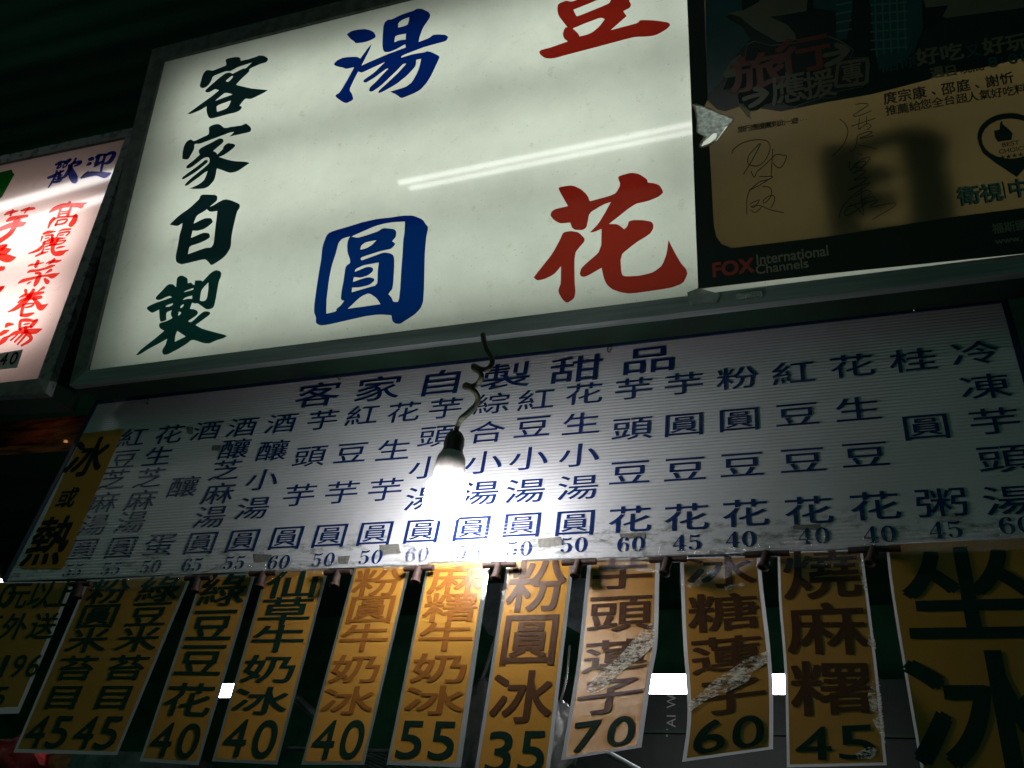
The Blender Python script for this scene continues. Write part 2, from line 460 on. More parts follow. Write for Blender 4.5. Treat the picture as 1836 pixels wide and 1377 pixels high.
GL = [
('客', 330, 90, 11.475, M_inkK, ["62,1315 300,1140 440,1040 560,955 720,825 645,800 600,820 540,855 480,872 435,850 445,815 560,710 700,590 850,475 930,458 975,468 990,490 1225,370 1265,380 1395,255 1250,300 1100,350 980,420 940,435 860,430 590,535 570,610 520,700 460,755 400,780 350,775 318,735 345,640 380,520 410,460 460,412 530,410 585,425 720,370 865,315 870,280 850,205 890,170 1040,140 1130,140 1165,170 1165,220 1320,185 1500,130 1530,108 1640,112 1725,165 1725,205 1690,250 1560,285 1340,385 1345,430 1310,470 1170,600 1075,705 1090,718 1240,755 1400,790 1725,820 1640,880 1400,995 1350,1005 1255,995 1140,1140 1185,1160 1190,1180 1160,1230 1110,1260 1030,1290 930,1310 800,1345 700,1375 600,1400 540,1405 495,1370 470,1290 460,1230 465,1155 330,1235 150,1310",
 "855,635 970,535 1005,530 1010,545 960,610 905,655", "845,870 1000,905 960,925 640,1040 700,990", "665,1160 720,1120 965,1035 930,1130 890,1190 800,1230 680,1268"]),
('家', 310, 220, 11.475, M_inkK, ["192,740 200,600 225,490 270,400 340,348 390,350 430,385 600,305 735,240 745,190 738,110 760,75 850,35 940,25 985,50 1065,115 1200,85 1420,55 1500,12 1580,70 1605,105 1612,145 1590,190 1350,245 1160,285 1200,250 1260,190 1180,200 1060,245 900,305 700,380 550,435 460,435 440,455 445,500 425,570 390,630 350,700 325,740 290,757 240,755",
 "340,1350 450,1310 560,1250 640,1185 680,1100 700,1040 715,990 640,1035 520,1130 400,1215 310,1285 260,1300 240,1285 290,1220 400,1120 540,1010 650,920 740,840 755,800 755,750 730,710 680,712 620,735 500,830 400,905 330,940 285,940 270,910 300,870 430,770 555,655 535,620 532,570 560,530 620,495 760,425 950,325 1000,322 1035,345 1045,385 1010,430 900,520 825,585 870,600 895,620 912,655 980,590 1030,540 1040,490 1080,450 1130,420 1200,425 1265,440 1285,470 1260,510 1150,600 1040,670 945,705 1150,770 1300,795 1480,800 1580,828 1470,905 1320,1005 1190,1032 1130,1020 1000,970 905,940 885,1050 860,1160 820,1220 740,1310 660,1350 560,1362 400,1362",
 "185,1130 300,1040 470,920 600,820 660,765 700,762 725,790 700,830 540,960 400,1060 280,1130 220,1165 190,1160"]),
('自', 290, 350, 11.475, M_inkK, ["160,605 350,420 560,275 650,195 780,70 790,20 830,-12 920,-15 1120,-5 1145,40 1135,115 985,240 1060,210 1190,130 1270,92 1340,85 1440,110 1590,175 1610,215 1600,265 1550,335 1500,540 1460,720 1435,850 1425,1020 1410,1090 1340,1210 1240,1310 1100,1400 1040,1435 1000,1430 960,1370 890,1312 650,1368 480,1410 400,1425 310,1385 288,1330 290,1230 330,1040 370,800 410,680 428,570 325,640",
 "655,585 720,415 860,340 930,288 970,330 1030,343 1145,322 1100,700 1070,980 1050,1030 1010,1078 900,1082 540,1215 570,1050 750,995 900,930 985,875 995,835 975,785 900,770 840,775 600,880 635,728 720,735 850,705 950,645 1050,560 1045,520 1015,470 885,472"]),
('製', 240, 480, 8.605, M_inkK, ["30,1350 110,1260 330,1090 470,970 440,960 390,920 388,870 405,852 500,825 590,780 595,770 575,745 570,700 585,655 500,690 500,790 505,805 450,830 410,832 395,780 390,645 300,695 265,690 205,645 200,620 225,592 330,545 590,455 545,432 400,500 350,495 332,465 370,420 440,350 510,270 560,250 610,258 650,300 665,150 720,120 760,125 830,165 832,240 880,228 920,265 935,265 945,195 1040,195 1060,212 1200,65 1275,35 1335,55 1352,90 1340,150 1310,210 1270,450 1240,590 1215,625 1150,645 1110,638 980,545 945,555 900,540 865,635 930,640 980,665 990,700 970,735 835,825 885,845 1045,695 1100,670 1170,680 1178,710 1160,735 950,885 1060,945 1300,1010 1400,1035 1435,1055 1390,1085 1270,1120 1170,1170 1080,1165 900,1105 820,1170 700,1245 520,1340 460,1345 435,1300 445,1255 490,1190 515,1095 420,1150 200,1270 80,1345",
 "770,380 800,355 920,312 918,340 820,365", "750,500 800,455 900,430 900,480 820,478", "1018,500 1040,350 1080,300 1150,228 1150,330 1130,460 1110,500 1070,518 1025,512", "485,600 520,575 600,548 600,572 540,605", "718,625 722,590 770,560 765,590 740,615", "682,740 695,675 730,690 715,722", "670,975 800,1060 630,1145 640,1050"]),
('湯', 590, 10, 7.65, M_inkB, ["243,395 300,350 400,328 490,322 560,335 615,365 640,410 635,440 560,480 480,505 360,518 350,495 290,455",
 "65,800 110,750 200,710 380,700 430,725 520,600 585,520 560,600 445,822 560,770 830,655 1050,575 1045,530 920,600 820,640 750,635 730,560 735,420 745,280 765,225 810,192 860,190 1000,120 1160,70 1210,40 1280,45 1370,90 1390,130 1380,170 1290,300 1245,420 1228,500 1370,445 1430,400 1500,395 1600,402 1635,430 1610,485 1480,520 1300,570 1040,670 1000,690 985,715 1150,665 1310,640 1340,625 1400,635 1510,690 1515,715 1480,790 1400,960 1340,1060 1250,1160 1150,1210 990,1275 930,1225 835,1180 990,1135 1060,1110 1140,1050 1215,910 1245,820 1262,730 1195,745 1195,800 1180,840 1080,950 920,1080 700,1200 675,1195 680,1170 800,1060 950,920 1060,795 1015,800 930,890 700,1110 580,1188 545,1165 560,1120 640,1050 730,950 815,862 780,870 620,990 500,1062 465,1040 480,1015 620,920 765,775 600,850 450,922 400,905 350,1000 275,1160 310,1200 335,1275 320,1300 240,1340 190,1325 90,1255 90,1225 145,1195 250,1020 345,845 230,870 190,850 130,840 75,820",
 "948,302 950,240 1000,195 1100,160 1095,210 1075,268", "895,503 908,412 1055,385 1050,465 960,475"]),
('圓', 540, 380, 6.558, M_inkB, ["305,260 370,225 560,170 720,120 900,80 1050,65 1200,42 1320,42 1430,90 1465,145 1497,180 1470,300 1455,480 1450,700 1445,900 1435,1060 1400,1140 1330,1210 1250,1260 1160,1320 1100,1310 1070,1280 1060,1215 920,1205 760,1225 560,1270 300,1330 220,1335 170,1305 175,1240 150,1180 155,1080 180,900 210,700 235,560 250,400",
 "295,1197 300,1020 330,780 360,630 410,480 440,360 490,310 575,288 550,330 540,400 545,480 575,560 575,605 550,615 520,650 500,800 475,930 465,1020 480,1040 505,1045 470,1095 415,1140 410,1170",
 "595,288 700,240 860,170 960,140 1080,120 1220,113 1215,250 1200,330 1190,520 1175,700 1165,900 1150,1030 1135,1060 1080,1055 1065,1010 1025,965 1080,895 1095,640 1095,560 1085,510 1045,485 970,475 890,505 710,570 698,550 715,530 950,455 1060,435 1105,385 1100,365 1070,345 1115,290 1120,230 1090,200 960,188 910,225 780,270 660,305",
 "695,445 705,395 760,355 885,332 830,390 770,425", "630,705 640,670 740,625 912,595 900,700 895,860 780,890 595,945 598,890 680,888 800,860 860,810 860,785 820,770 760,770 610,822 620,765 700,775 790,745 850,690 840,655 800,645 760,650", "548,1138 700,995 800,953 890,1015 932,1085 750,1110"]),
('豆', 950, 0, 6.557, M_inkR, ["108,610 135,585 240,560 445,487 400,450 387,400 400,350 418,322 442,320 340,190 322,120 330,45 430,5 490,22 600,-20 900,-130 1100,-160 1200,-60 1165,10 1190,45 1185,80 1160,100 1098,132 1138,190 950,355 1100,315 1265,272 1300,232 1480,240 1635,265 1652,300 1600,350 1480,415 1380,430 1220,435 1000,495 700,575 450,640 270,690 180,685 125,645",
 "512,115 700,40 860,-30 955,-40 950,10 925,45 560,193 545,185", "505,335 660,270 835,205 880,225 820,310 740,375 680,405 585,428 570,395", "250,-300 1150,-520 1200,-430 900,-360 300,-220"]),
('花', 940, 305, 5.7375, M_inkR, ["268,465 280,425 320,400 450,370 350,195 365,172 500,155 590,200 650,260 675,320 880,265 945,235 990,150 965,80 975,60 1100,25 1180,38 1265,95 1270,128 1340,135 1390,155 1420,200 1430,235 1380,275 1270,320 1130,350 870,555 960,555 1030,608 1065,570 1075,525 1130,512 1230,515 1310,530 1330,565 1325,610 1290,660 1150,745 988,875 1000,1075 1040,1095 1200,1085 1330,1050 1420,980 1465,860 1483,720 1560,870 1620,970 1665,1015 1680,1070 1635,1165 1500,1215 1100,1272 1000,1260 900,1225 850,1180 820,1120 795,1005 630,1100 580,1092 570,1060 590,1000 790,828 795,605 710,640 675,640 760,555 830,440 890,328 810,355 670,440 655,520 640,590 600,618 520,615 490,590 472,540 365,550 300,510",
 "97,1105 130,1060 290,860 370,710 400,640 480,625 560,640 620,700 620,735 570,790 525,850 515,950 520,1180 528,1250 515,1320 440,1370 390,1330 350,1255 355,1215 375,1170 378,990 305,1075 200,1125 130,1135"]),
('x', 1440, 220, 6.557, M_inkK, ["195,400 250,320 480,300 720,240 1000,160 1240,100 1450,110 1620,180 1720,270 1700,350 1680,500 1740,750 1790,1000 1800,1100 1740,1300 1500,1400 330,1420 300,1200 250,900 210,600",
 "700,440 900,370 1110,300 1200,700 1250,1050 1260,1280 900,1280 660,1270 700,1140 900,1130 1100,1000 1140,900 1050,860 850,860 760,850 830,800 1000,760 1090,680 1070,590 880,540 740,560"]),
]
cp = {'客': 'black', '湯': 'blue'}
for ch, ox, oy, s, mat, loops in GL:
    traced('character', ox, oy, s, loops, p, .0006, mat, sign)
# old tape at the lower right end of the rail
for q in (((1232, 524), (1252, 516), (1292, 527), (1286, 543), (1236, 548)), ((1318, 527), (1365, 521), (1368, 531), (1320, 537))):
    prism('tape_patch', [tuple(p.loc(*a, .010)[:2]) for a in q], .0085, .0095, M_cleartape, sign)

# ================================================================== LEFT LIGHT SIGN
p = LEFT
itr, ibr = p.loc(229, 249), p.loc(72, 682)
otr, obr = p.loc(248, 231), p.loc(86, 708)
itL, ibL = p.loc(0, 297), p.loc(0, 690)
otL, obL = p.loc(0, 284), p.loc(0, 713)
LU = -1.5
def ext(a, b, u): return (itr.x + u, a.y + (b.y - a.y) / (b.x - a.x) * (itr.x + u - a.x))
innerL = [ext(ibr, ibL, LU), (ibr.x, ibr.y), (itr.x, itr.y), ext(itr, itL, LU)]
outerL = [ext(obr, obL, LU - .03), (obr.x, obr.y), (otr.x, otr.y), ext(otr, otL, LU - .03)]
ls = empty('light_box_sign', p.M, 'pink lit light box sign with red characters, left of the big white sign', 'light box sign')
mesh_obj('sign_panel', [(innerL[0][0], innerL[0][1] - .004, 0), (innerL[1][0] + .004, innerL[1][1] - .004, 0), (innerL[2][0] + .004, innerL[2][1] + .004, 0), (innerL[3][0], innerL[3][1] + .004, 0)], [(0, 1, 2, 3)], M_acryl2, ls)
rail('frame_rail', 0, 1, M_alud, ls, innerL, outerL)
rail('frame_rail', 1, 2, M_pit, ls, innerL, outerL)
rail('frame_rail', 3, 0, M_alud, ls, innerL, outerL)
# top rail: crumbling edge
n = 150; po = []
for i in range(n + 1):
    t = i / n; a, b = Vector(outerL[2]), Vector(outerL[3]); q = a.lerp(b, t)
    po.append((q.x, q.y + random.uniform(-.0022, .0012) * (0 if i in (0, n) else 1)))
top = po + [innerL[3], innerL[2]]
prism('frame_rail', top, -.012, .008, M_pit, ls)
casing('casing', outerL, -.0125, -.085, M_dark, ls)
HL = itr.y - ibr.y
for fv in (.28, .60):
    tube_light('inner_tube', p, ibr.x - .55, ibr.y + HL * fv, -.070, 1.0, 3.5, (1, .97, .96), ls)

def strokes(name, fx, fy, s, data, mat, parent, pl, base=.0006):
    T = Txt(); st = 0
    for line in data.strip().split('|'):
        pts = [(fx + a / s, fy + b / s, c / s * 1.6) for a, b, c in parse(line)]
        st += 1
        ribbon(T, pts, lambda x, y, o: pl.loc(x, y, o), base + st * .00003)
    return T.obj(name, mat, parent)
strokes('character', 0, 250, 8.345, "835,378,20 905,345,30 975,328,18|905,332,14 885,372,18|960,345,18 1045,300,26|1000,360,16 1030,330,20 1060,300,20|850,430,14 880,390,16 920,375,14 900,415,14 855,435,14|940,425,14 955,375,14 1005,355,16 990,395,14 945,425,12|720,575,22 800,545,28 900,490,24 950,470,18|850,470,20 830,540,24 790,620,22 720,720,10|880,500,16 870,590,18|850,560,12 930,530,14|830,600,14 930,565,16|800,640,18 880,620,28 920,590,20|905,470,16 895,600,18|1135,285,20 1100,350,24 1040,400,22|1070,365,20 1140,345,26 1215,330,26 1180,370,24 1110,400,14|1060,400,40 1030,470,40 980,540,30 935,580,14|1045,400,40 1065,480,66 1095,560,84 1105,600,70", M_inkB2, ls, p)
strokes('character', 0, 250, 8.345, "1340,300,30 1385,285,36|1300,385,16 1335,365,32 1355,355,26|1445,270,30 1480,240,30 1570,225,20|1480,245,34 1450,330,34 1430,370,32|1410,405,16 1450,375,30 1530,330,20|1575,230,28 1545,330,26 1510,470,24|1585,235,24 1650,205,30 1715,205,36 1680,280,40 1630,340,34 1570,360,20|1210,575,14 1330,520,46 1450,510,40 1560,530,56 1650,500,12|1210,575,14 1260,530,20 1320,480,14", M_inkB2, ls, p)
for fx, fy, s, d in (
 (0, 350, 11.475, "1390,210,40 1435,145,34|1020,350,20 1120,280,50 1300,215,60 1450,205,50 1600,200,60 1780,155,12|1600,200,60 1660,235,50 1700,220,30|1250,260,30 1200,430,34|1470,220,34 1390,420,40|1270,340,20 1420,320,20|1240,390,20 1400,365,20|1090,490,24 1250,450,24 1500,435,28 1560,430,50|1110,480,50 1040,560,40 990,675,20|1560,430,60 1520,530,70 1455,610,60|1190,520,22 1140,620,30|1190,520,24 1380,490,24 1320,575,26 1140,610,20"),
 (0, 350, 11.475, "895,795,30 1000,760,44 1140,745,14|1205,745,12 1300,710,26 1445,695,24|930,840,20 1020,820,24 1100,815,20 1060,880,20|870,855,30 840,950,14|930,890,18 1010,875,18|1170,860,18 1210,790,22 1310,765,24 1440,750,24 1360,835,20|1220,830,18 1300,815,20|1060,830,26 1080,930,40|870,985,14 960,945,26 1100,905,50 1340,880,14|920,960,34 880,1040,34 780,1130,40 590,1200,16|910,1015,18 1060,970,24 1350,925,20|900,1070,18 1060,1020,26 1200,1010,24 1300,975,20 1350,930,18|1080,900,40 1030,1030,30|1200,900,30 1130,1020,34|1160,1090,20 1250,1065,30 1330,1050,12|1100,1000,50 1080,1130,56 1130,1200,60 1250,1190,70 1320,1160,40 1410,1125,12|895,1100,24 860,1190,30|930,1120,16 1015,1105,18|730,1255,20 850,1200,34 990,1160,14"),
 (0, 460, 15.3, "770,265,20 860,225,40 960,215,30 1080,190,30 1200,165,16|1045,130,60 1010,200,60 980,270,60|1260,190,16 1400,140,50 1560,130,50 1680,100,20|1490,80,50 1430,140,50 1340,210,20|755,435,24 850,395,50 1050,375,40 1250,325,40 1400,265,50 1500,240,24|1400,365,50 1330,410,40 1240,465,10|980,460,40 1080,460,60 1100,520,60 1050,600,80 1000,700,80 950,790,50|500,730,24 640,660,60 850,605,50 1100,545,40 1300,520,44 1440,530,90 1640,450,10|850,685,14 800,715,34 735,755,14|1240,630,60 1290,690,90"),
 (0, 460, 15.3, "705,930,60 710,1020,50|920,920,60 870,990,60 800,1100,90|1200,850,50 1120,900,34 1010,975,10|525,1135,20 650,1070,50 850,1040,60 1050,1010,60 1190,980,40|490,1265,24 600,1195,50 800,1140,70 1000,1130,70 1120,1110,60|800,1100,90 680,1250,80 560,1330,80 400,1440,60 220,1520,20|930,1160,60 1040,1300,90 1110,1400,110 1230,1350,60 1320,1295,10|690,1310,30 820,1290,30 930,1285,30 860,1360,40 700,1400,30|650,1330,50 610,1450,60 575,1600,50|578,1615,50 750,1604,70 920,1550,30"),
 (0, 545, 10.59, "110,430,30 150,390,50 250,385,20|0,580,40 90,530,50 165,505,20|-30,770,40 80,680,60 150,620,30|380,480,36 375,400,36 400,320,40 520,305,44 640,320,30 710,300,24|690,320,40 630,380,50 590,430,44|450,395,16 500,380,24 570,370,14|360,480,24 480,445,30 590,430,30|480,450,40 500,520,50|170,615,24 280,555,44 450,520,50 640,520,70 720,500,50 800,475,10|330,580,20 205,690,24|450,550,30 280,720,24|490,590,30 335,765,24|500,540,60 580,620,50 570,690,40 410,790,26"),
 (0, 350, 11.475, "95,405,18 180,360,44 270,340,40 370,320,14|265,300,24 215,415,30|440,320,24 570,285,44 700,270,34|600,250,20 500,370,16|145,530,30 250,480,56 560,425,36|380,500,60 300,570,60|-40,720,50 120,650,60 300,600,70 440,590,70 530,560,20|330,580,60 280,680,60 180,810,60 -20,950,60"),
 (0, 350, 11.475, "-40,1070,40 60,1050,50 130,1025,30|130,1040,30 30,1120,40|-160,1190,70 100,1150,90 225,1105,14|-120,1230,50 150,1300,110 330,1275,10|-20,1520,60 60,1500,60 85,1470,20"),
 (0, 460, 15.3, "-80,880,60 60,850,60 130,800,10|60,850,60 20,930,40 -20,990,20")):
    strokes('character', fx, fy, s, d, M_inkR2, ls, p)
q = [tuple(p.loc(*a, .0008)[:2]) for a in ((-60, 322), (0, 309), (21, 304), (23, 310), (26, 312), (4, 352), (0, 356), (-80, 372))]
prism('green_patch', q, .0006, .0010, M_green, ls)
q = [tuple(p.loc(*a)[:2]) for a in ((-38, 640), (42, 627), (31, 660), (-52, 668))]
stk = prism('price_sticker', q, .0006, .0013, sheet_mat('grey_sticker', (.42, .36, .35), .4, .02, .3), ls)
T = Txt()
for ch, cx, cy in (('4', 8, 645), ('0', 26, 643), ('1', -18, 648)):
    c = p.loc(cx, cy); T.add(ch, c.x, c.y, .021, .033, lambda x, y: (x, y, .0018), .01)
T.obj('price_digits', M_inkK, stk)

# ================================================================== MENU BOARD
p = BOARD
c = [p.loc(*a) for a in ((26, 1046), (1925, 958), (1795, 541), (175, 726))]
BX0, BX1 = c[3].x, c[2].x; BY1 = (c[3].y + c[2].y) / 2; BY0 = (c[0].y + c[1].y) / 2
board = empty('menu_board', p.M, 'wide white corrugated plastic menu board with dark blue dish names and prices', 'menu board')
PER = .0066
def rib_mat(name, col, dirt=True):
    m, nt, out = new_mat(name); L = nt.links.new
    b = nt.nodes.new('ShaderNodeBsdfPrincipled')
    b.inputs['Roughness'].default_value = .24; b.inputs['Specular IOR Level'].default_value = .5
    if dirt:
        n = noise(nt, 3.5, 7, .65)
        r = ramp(nt, n.outputs[0], [(.3, tuple(k * .80 for k in col)), (.6, col)])
        n2 = noise(nt, 55, 4, .7, stretch=(.5, 1, 1))
        r2 = ramp(nt, n2.outputs[0], [(.34, (.40, .42, .38)), (.50, (1, 1, 1))])
        # grime kept to the bottom and top bands of the board
        tc = nt.nodes.new('ShaderNodeTexCoord'); sp = nt.nodes.new('ShaderNodeSeparateXYZ'); L(tc.outputs['Object'], sp.inputs[0])
        mr = nt.nodes.new('ShaderNodeMapRange'); mr.inputs[1].default_value = BY0 + .075; mr.inputs[2].default_value = BY0 + .045
        L(sp.outputs[1], mr.inputs[0])
        mx = nt.nodes.new('ShaderNodeMix'); mx.data_type = 'RGBA'; mx.blend_type = 'MULTIPLY'
        L(mr.outputs[0], mx.inputs[0]); L(r.outputs[0], mx.inputs[6]); L(r2.outputs[0], mx.inputs[7])
        L(mx.outputs[2], b.inputs['Base Color'])
    else: b.inputs['Base Color'].default_value = (*col, 1)
    return m, nt, out, b
M_board, nt, out, b = rib_mat('corrugated_plastic', (.62, .64, .69)); nt.links.new(b.outputs[0], out.inputs[0])
M_bink, nt, out, b = rib_mat('board_ink', (.006, .022, .12), False)
tc = nt.nodes.new('ShaderNodeTexCoord'); sp = nt.nodes.new('ShaderNodeSeparateXYZ'); nt.links.new(tc.outputs['Object'], sp.inputs[0])
mu = nt.nodes.new('ShaderNodeMath'); mu.operation = 'MULTIPLY'; mu.inputs[1].default_value = 2 * math.pi / PER; nt.links.new(sp.outputs[1], mu.inputs[0])
si = nt.nodes.new('ShaderNodeMath'); si.operation = 'SINE'; nt.links.new(mu.outputs[0], si.inputs[0])
bp = nt.nodes.new('ShaderNodeBump'); bp.inputs['Strength'].default_value = .9; bp.inputs['Distance'].default_value = .0003
nt.links.new(si.outputs[0], bp.inputs['Height']); nt.links.new(bp.outputs[0], b.inputs['Normal'])
nt.links.new(b.outputs[0], out.inputs[0])
V = []; F = []
rows = int((BY1 - BY0) / PER * 8)
cols = [BX0, BX0 + (BX1 - BX0) * .25, BX0 + (BX1 - BX0) * .5, BX0 + (BX1 - BX0) * .75, BX1]
for i in range(rows + 1):
    y = BY0 + (BY1 - BY0) * i / rows; z = .00022 * math.sin(2 * math.pi * y / PER) - .0003
    for x in cols: V.append((x, y, z))
    if i:
        for k in range(4):
            a = (i - 1) * 5 + k; F.append((a, a + 1, a + 6, a + 5))
mesh_obj('corrugated_panel', V, F, M_board, board, True)
box('panel_back', BX0, BX1, BY0, BY1, -.005, -.001, M_board, board)
M_navy = pbr('navy_edge_trim', (.01, .03, .09), .5)
for a in ((BX0 - .010, BX1 + .010, BY1 + .0005, BY1 + .0115), (BX0 - .0105, BX0 - .0005, BY0, BY1), (BX1 + .0005, BX1 + .0105, BY0, BY1)):
    box('edge_trim', *a, -.006, .0012, M_navy, board)

# serif price digits
def arc(cx, cy, rx, ry, a0, a1, n=10):
    return [(cx + rx * math.cos(math.radians(a0 + (a1 - a0) * i / n)), cy + ry * math.sin(math.radians(a0 + (a1 - a0) * i / n))) for i in range(n + 1)]
SER = {
 '0': [arc(.3, .5, .29, .5, 0, 360, 28)[:-1], arc(.3, .5, .125, .455, 0, 360, 24)[:-1]],
 '5': [[(.08, 1.0), (.13, .97), (.30, .935), (.50, 1.0), (.53, 1.0), (.47, .86), (.34, .815), (.20, .83), (.125, .855), (.10, .60)] + arc(.29, .33, .27, .315, 115, -90, 16) + [(.16, .035), (.06, .10)] + arc(.10, .175, .075, .08, 230, -20, 8) + [(.15, .09), (.20, .055), (.27, .05)] + arc(.27, .325, .115, .275, -88, 95, 12) + [(.20, .58), (.13, .53), (.07, .50)]],
 '6': [[(.50, .90)] + arc(.44, .82, .08, .09, 40, -150, 8) + [(.38, .90), (.43, .955), (.36, .965)] + arc(.34, .5, .155, .46, 100, 165, 6) + [(.20, .58), (.28, .64), (.36, .64)] + arc(.33, .32, .26, .32, 80, -90, 14) + arc(.30, .5, .28, .5, 270, 95, 18) + [(.40, 1.0), (.47, .96)], arc(.32, .31, .115, .275, 0, 360, 20)[:-1]],
 '4': [[(.36, 1.0), (.46, 1.0), (.46, .34), (.60, .34), (.60, .27), (.46, .27), (.46, .05), (.56, .03), (.56, 0), (.20, 0), (.20, .03), (.30, .05), (.30, .27), (.01, .27), (.01, .33)], [(.30, .34), (.07, .34), (.30, .78)]],
}
SERF = {k: curve_fill(v) for k, v in SER.items()}
def put_row(T, chars, off=.0005, w=.066, h=.0465, bold=0.0):
    for ch, px, py in chars:
        c = p.loc(px, py); T.add(ch, c.x, c.y, w, h, lambda x, y: (x, y, off), bold)
def price(s, px, py, w=.0205, h=.027):
    c = p.loc(px, py)
    for i, ch in enumerate(s):
        PR = Txt()
        vs, fs = SERF[ch]
        x0 = c.x + (i - .5) * w * 1.14 - w * .5
        PR.raw(vs, fs, lambda x, y: (x0 + x / .6 * w, c.y + (y - .5) * h, .0005))
        PR.obj('price_digit', M_bink, board)
cols_d = [
 ("紅238,785 豆223,823 芝204,860 麻186,901 湯168,941 圓148,984", '55', 131, 1023),
 ("花304,779 生284,818 芝268,857 麻253,897 湯235,936 圓218,981", '55', 200, 1020),
 ("酒371,772 釀329,873 蛋287,976", '50', 271, 1016),
 ("酒435,766 釀421,805 芝405,843 麻392,885 湯377,927 圓361,973", '65', 345, 1013),
 ("酒505,759 釀489,808 小471,860 湯454,911 圓436,969", '55', 421, 1009),
 ("芋579,753 頭556,818 芋537,888 圓514,964", '60', 500, 1008),
 ("紅650,745 豆630,812 芋613,883 圓592,960", '50', 580, 1004),
 ("花724,739 生706,807 芋691,878 圓673,956", '50', 665, 999),
 ("芋799,732 頭782,782 小766,838 湯759,894 圓757,952", '60', 748, 994),
 ("綜882,724 合873,775 小867,829 湯860,884 圓846,947", '55', 841, 989),
 ("紅961,717 豆955,765 小948,822 湯942,880 圓936,941", '50', 931, 984),
 ("花1047,706 生1042,760 小1038,816 湯1036,874 圓1031,937", '50', 1029, 977),
 ("芋1136,697 頭1133,768 豆1129,847 花1129,931", '60', 1131, 976),
 ("芋1226,688 圓1226,761 豆1228,841 花1230,927", '45', 1232, 973),
 ("粉1322,678 圓1325,752 豆1330,833 花1336,920", '40', 1328, 967),
 ("紅1422,669 豆1429,743 豆1439,825 花1449,915", '40', 1459, 961),
 ("花1527,656 生1538,734 豆1551,815 花1568,907", '40', 1577, 958),
 ("桂1637,646 圓1660,765 粥1688,901", '45', 1696, 950),
 ("冷1748,633 凍1766,693 芋1783,755 頭1800,822 湯1812,897", '60', 1822, 942)]
for d, pr, px, py in cols_d:
    for tok in d.split():
        T = Txt()
        ch, rest = tok[0], tok[1:]; a, b_ = rest.split(',')
        put_row(T, [(ch, float(a), float(b_))], bold=.004)
        T.obj('character', M_bink, board)
    price(pr, px, py)
for ch, px, py in (('客', 570, 708), ('家', 678, 697), ('自', 791, 686), ('製', 907, 674), ('甜', 1033, 662), ('品', 1163, 645)):
    T = Txt(); put_row(T, [(ch, px, py)], w=.095, h=.060, bold=.006)
    T.obj('title_character', M_bink, board)
# grubby tape remnants along the price row
M_grime = sheet_mat('yellowed_tape', (.30, .30, .27), .2, .05, .25, .6, 160, bump=.8, bscale=200)
for i, (x, y, w_, h_) in enumerate(((700, 985, 34, 20), (985, 972, 44, 16), (615, 1003, 20, 16), (1135, 962, 46, 10), (470, 1000, 30, 14), (388, 803, 14, 12), (340, 772, 10, 14), (1445, 945, 50, 10))):
    pts = [tuple(p.loc(x + sx * w_ / 2 + random.uniform(-3, 3), y + sy * h_ / 2 + random.uniform(-2, 2))[:2]) for sx, sy in ((-1, 1), (1, .8), (1, -1), (-1, -.8))]
    prism('tape_remnant', pts, .0001, .0004, M_grime, board)
# hooks from the light box to the board
for px, py in ((268, 716), (610, 672), (1090, 622), (1635, 548)):
    a = p.loc(px, py)
    up = a + Vector((0, .014, .012)); dn = a + Vector((.001, -.012, .003))
    pts = smooth_path([up, a + Vector((.002, .006, .010)), a + Vector((-.001, 0, .004)), a + Vector((.002, -.006, .006)), dn, a + Vector((.004, -.015, .001))], 5)
    tube_obj('wire_hook', pts, .0011, pbr('hook_wire', (.5, .5, .48), .25, 1.0), board, 6)

# ================================================================== ICE-OR-HOT LABEL on the board's left end
M_paper = sheet_mat('orange_paper', (.52, .262, .046), .10, .022, .28, .16, 6, bump=.3, bscale=60)
M_paperF = sheet_mat('orange_paper_crinkled', (.54, .27, .050), .10, .055, .10, .18, 6, bump=.5, bscale=320)
M_lam = sheet_mat('clear_laminate_edge', (.16, .20, .20), .6, .10, .10, .3, 60, bump=.3, tcol=(.75, .78, .8))
M_pk = sheet_mat('black_print', (.010, .028, .020), .05, .03, .26, .1, bump=.3, bscale=60)
M_pbr = sheet_mat('brown_print', (.27, .10, .020), .05, .03, .26, .1, bump=.3, bscale=60)  # lighter brown lettering of two strips
M_pmid = sheet_mat('brown_black_print', (.085, .035, .015), .05, .022, .28, .1, bump=.4, bscale=200)
M_pkm = sheet_mat('matte_black_print', (.010, .028, .020), .05, .001, .5, .1)
M_paperM = sheet_mat('matte_orange_paper', (.60, .31, .055), .10, .004, .4, .2, 6)
lb = empty('paper_label', Matrix.Translation(p.world(p.loc(130, 890))) @ p.M.to_3x3().to_4x4(), 'orange paper label reading ice or hot, stuck on the left end of the menu board', 'paper label')
o0 = p.loc(130, 890)
q = [(a.x - o0.x, a.y - o0.y) for a in (p.loc(38, 1020), p.loc(112, 1020), p.loc(223, 769), p.loc(149, 778))]
prism('paper_sheet', q, .0008, .0012, M_paperM, lb)
T = Txt()
for ch, px, py, w_, h_ in (('冰', 158, 820, .090, .096), ('或', 122, 893, .045, .046), ('熱', 90, 970, .092, .105)):
    cc = p.loc(px, py) - o0; T.add(ch, cc.x, cc.y, w_, h_, lambda x, y: (x, y, .0017), .019)
T.obj('lettering', M_pkm, lb)

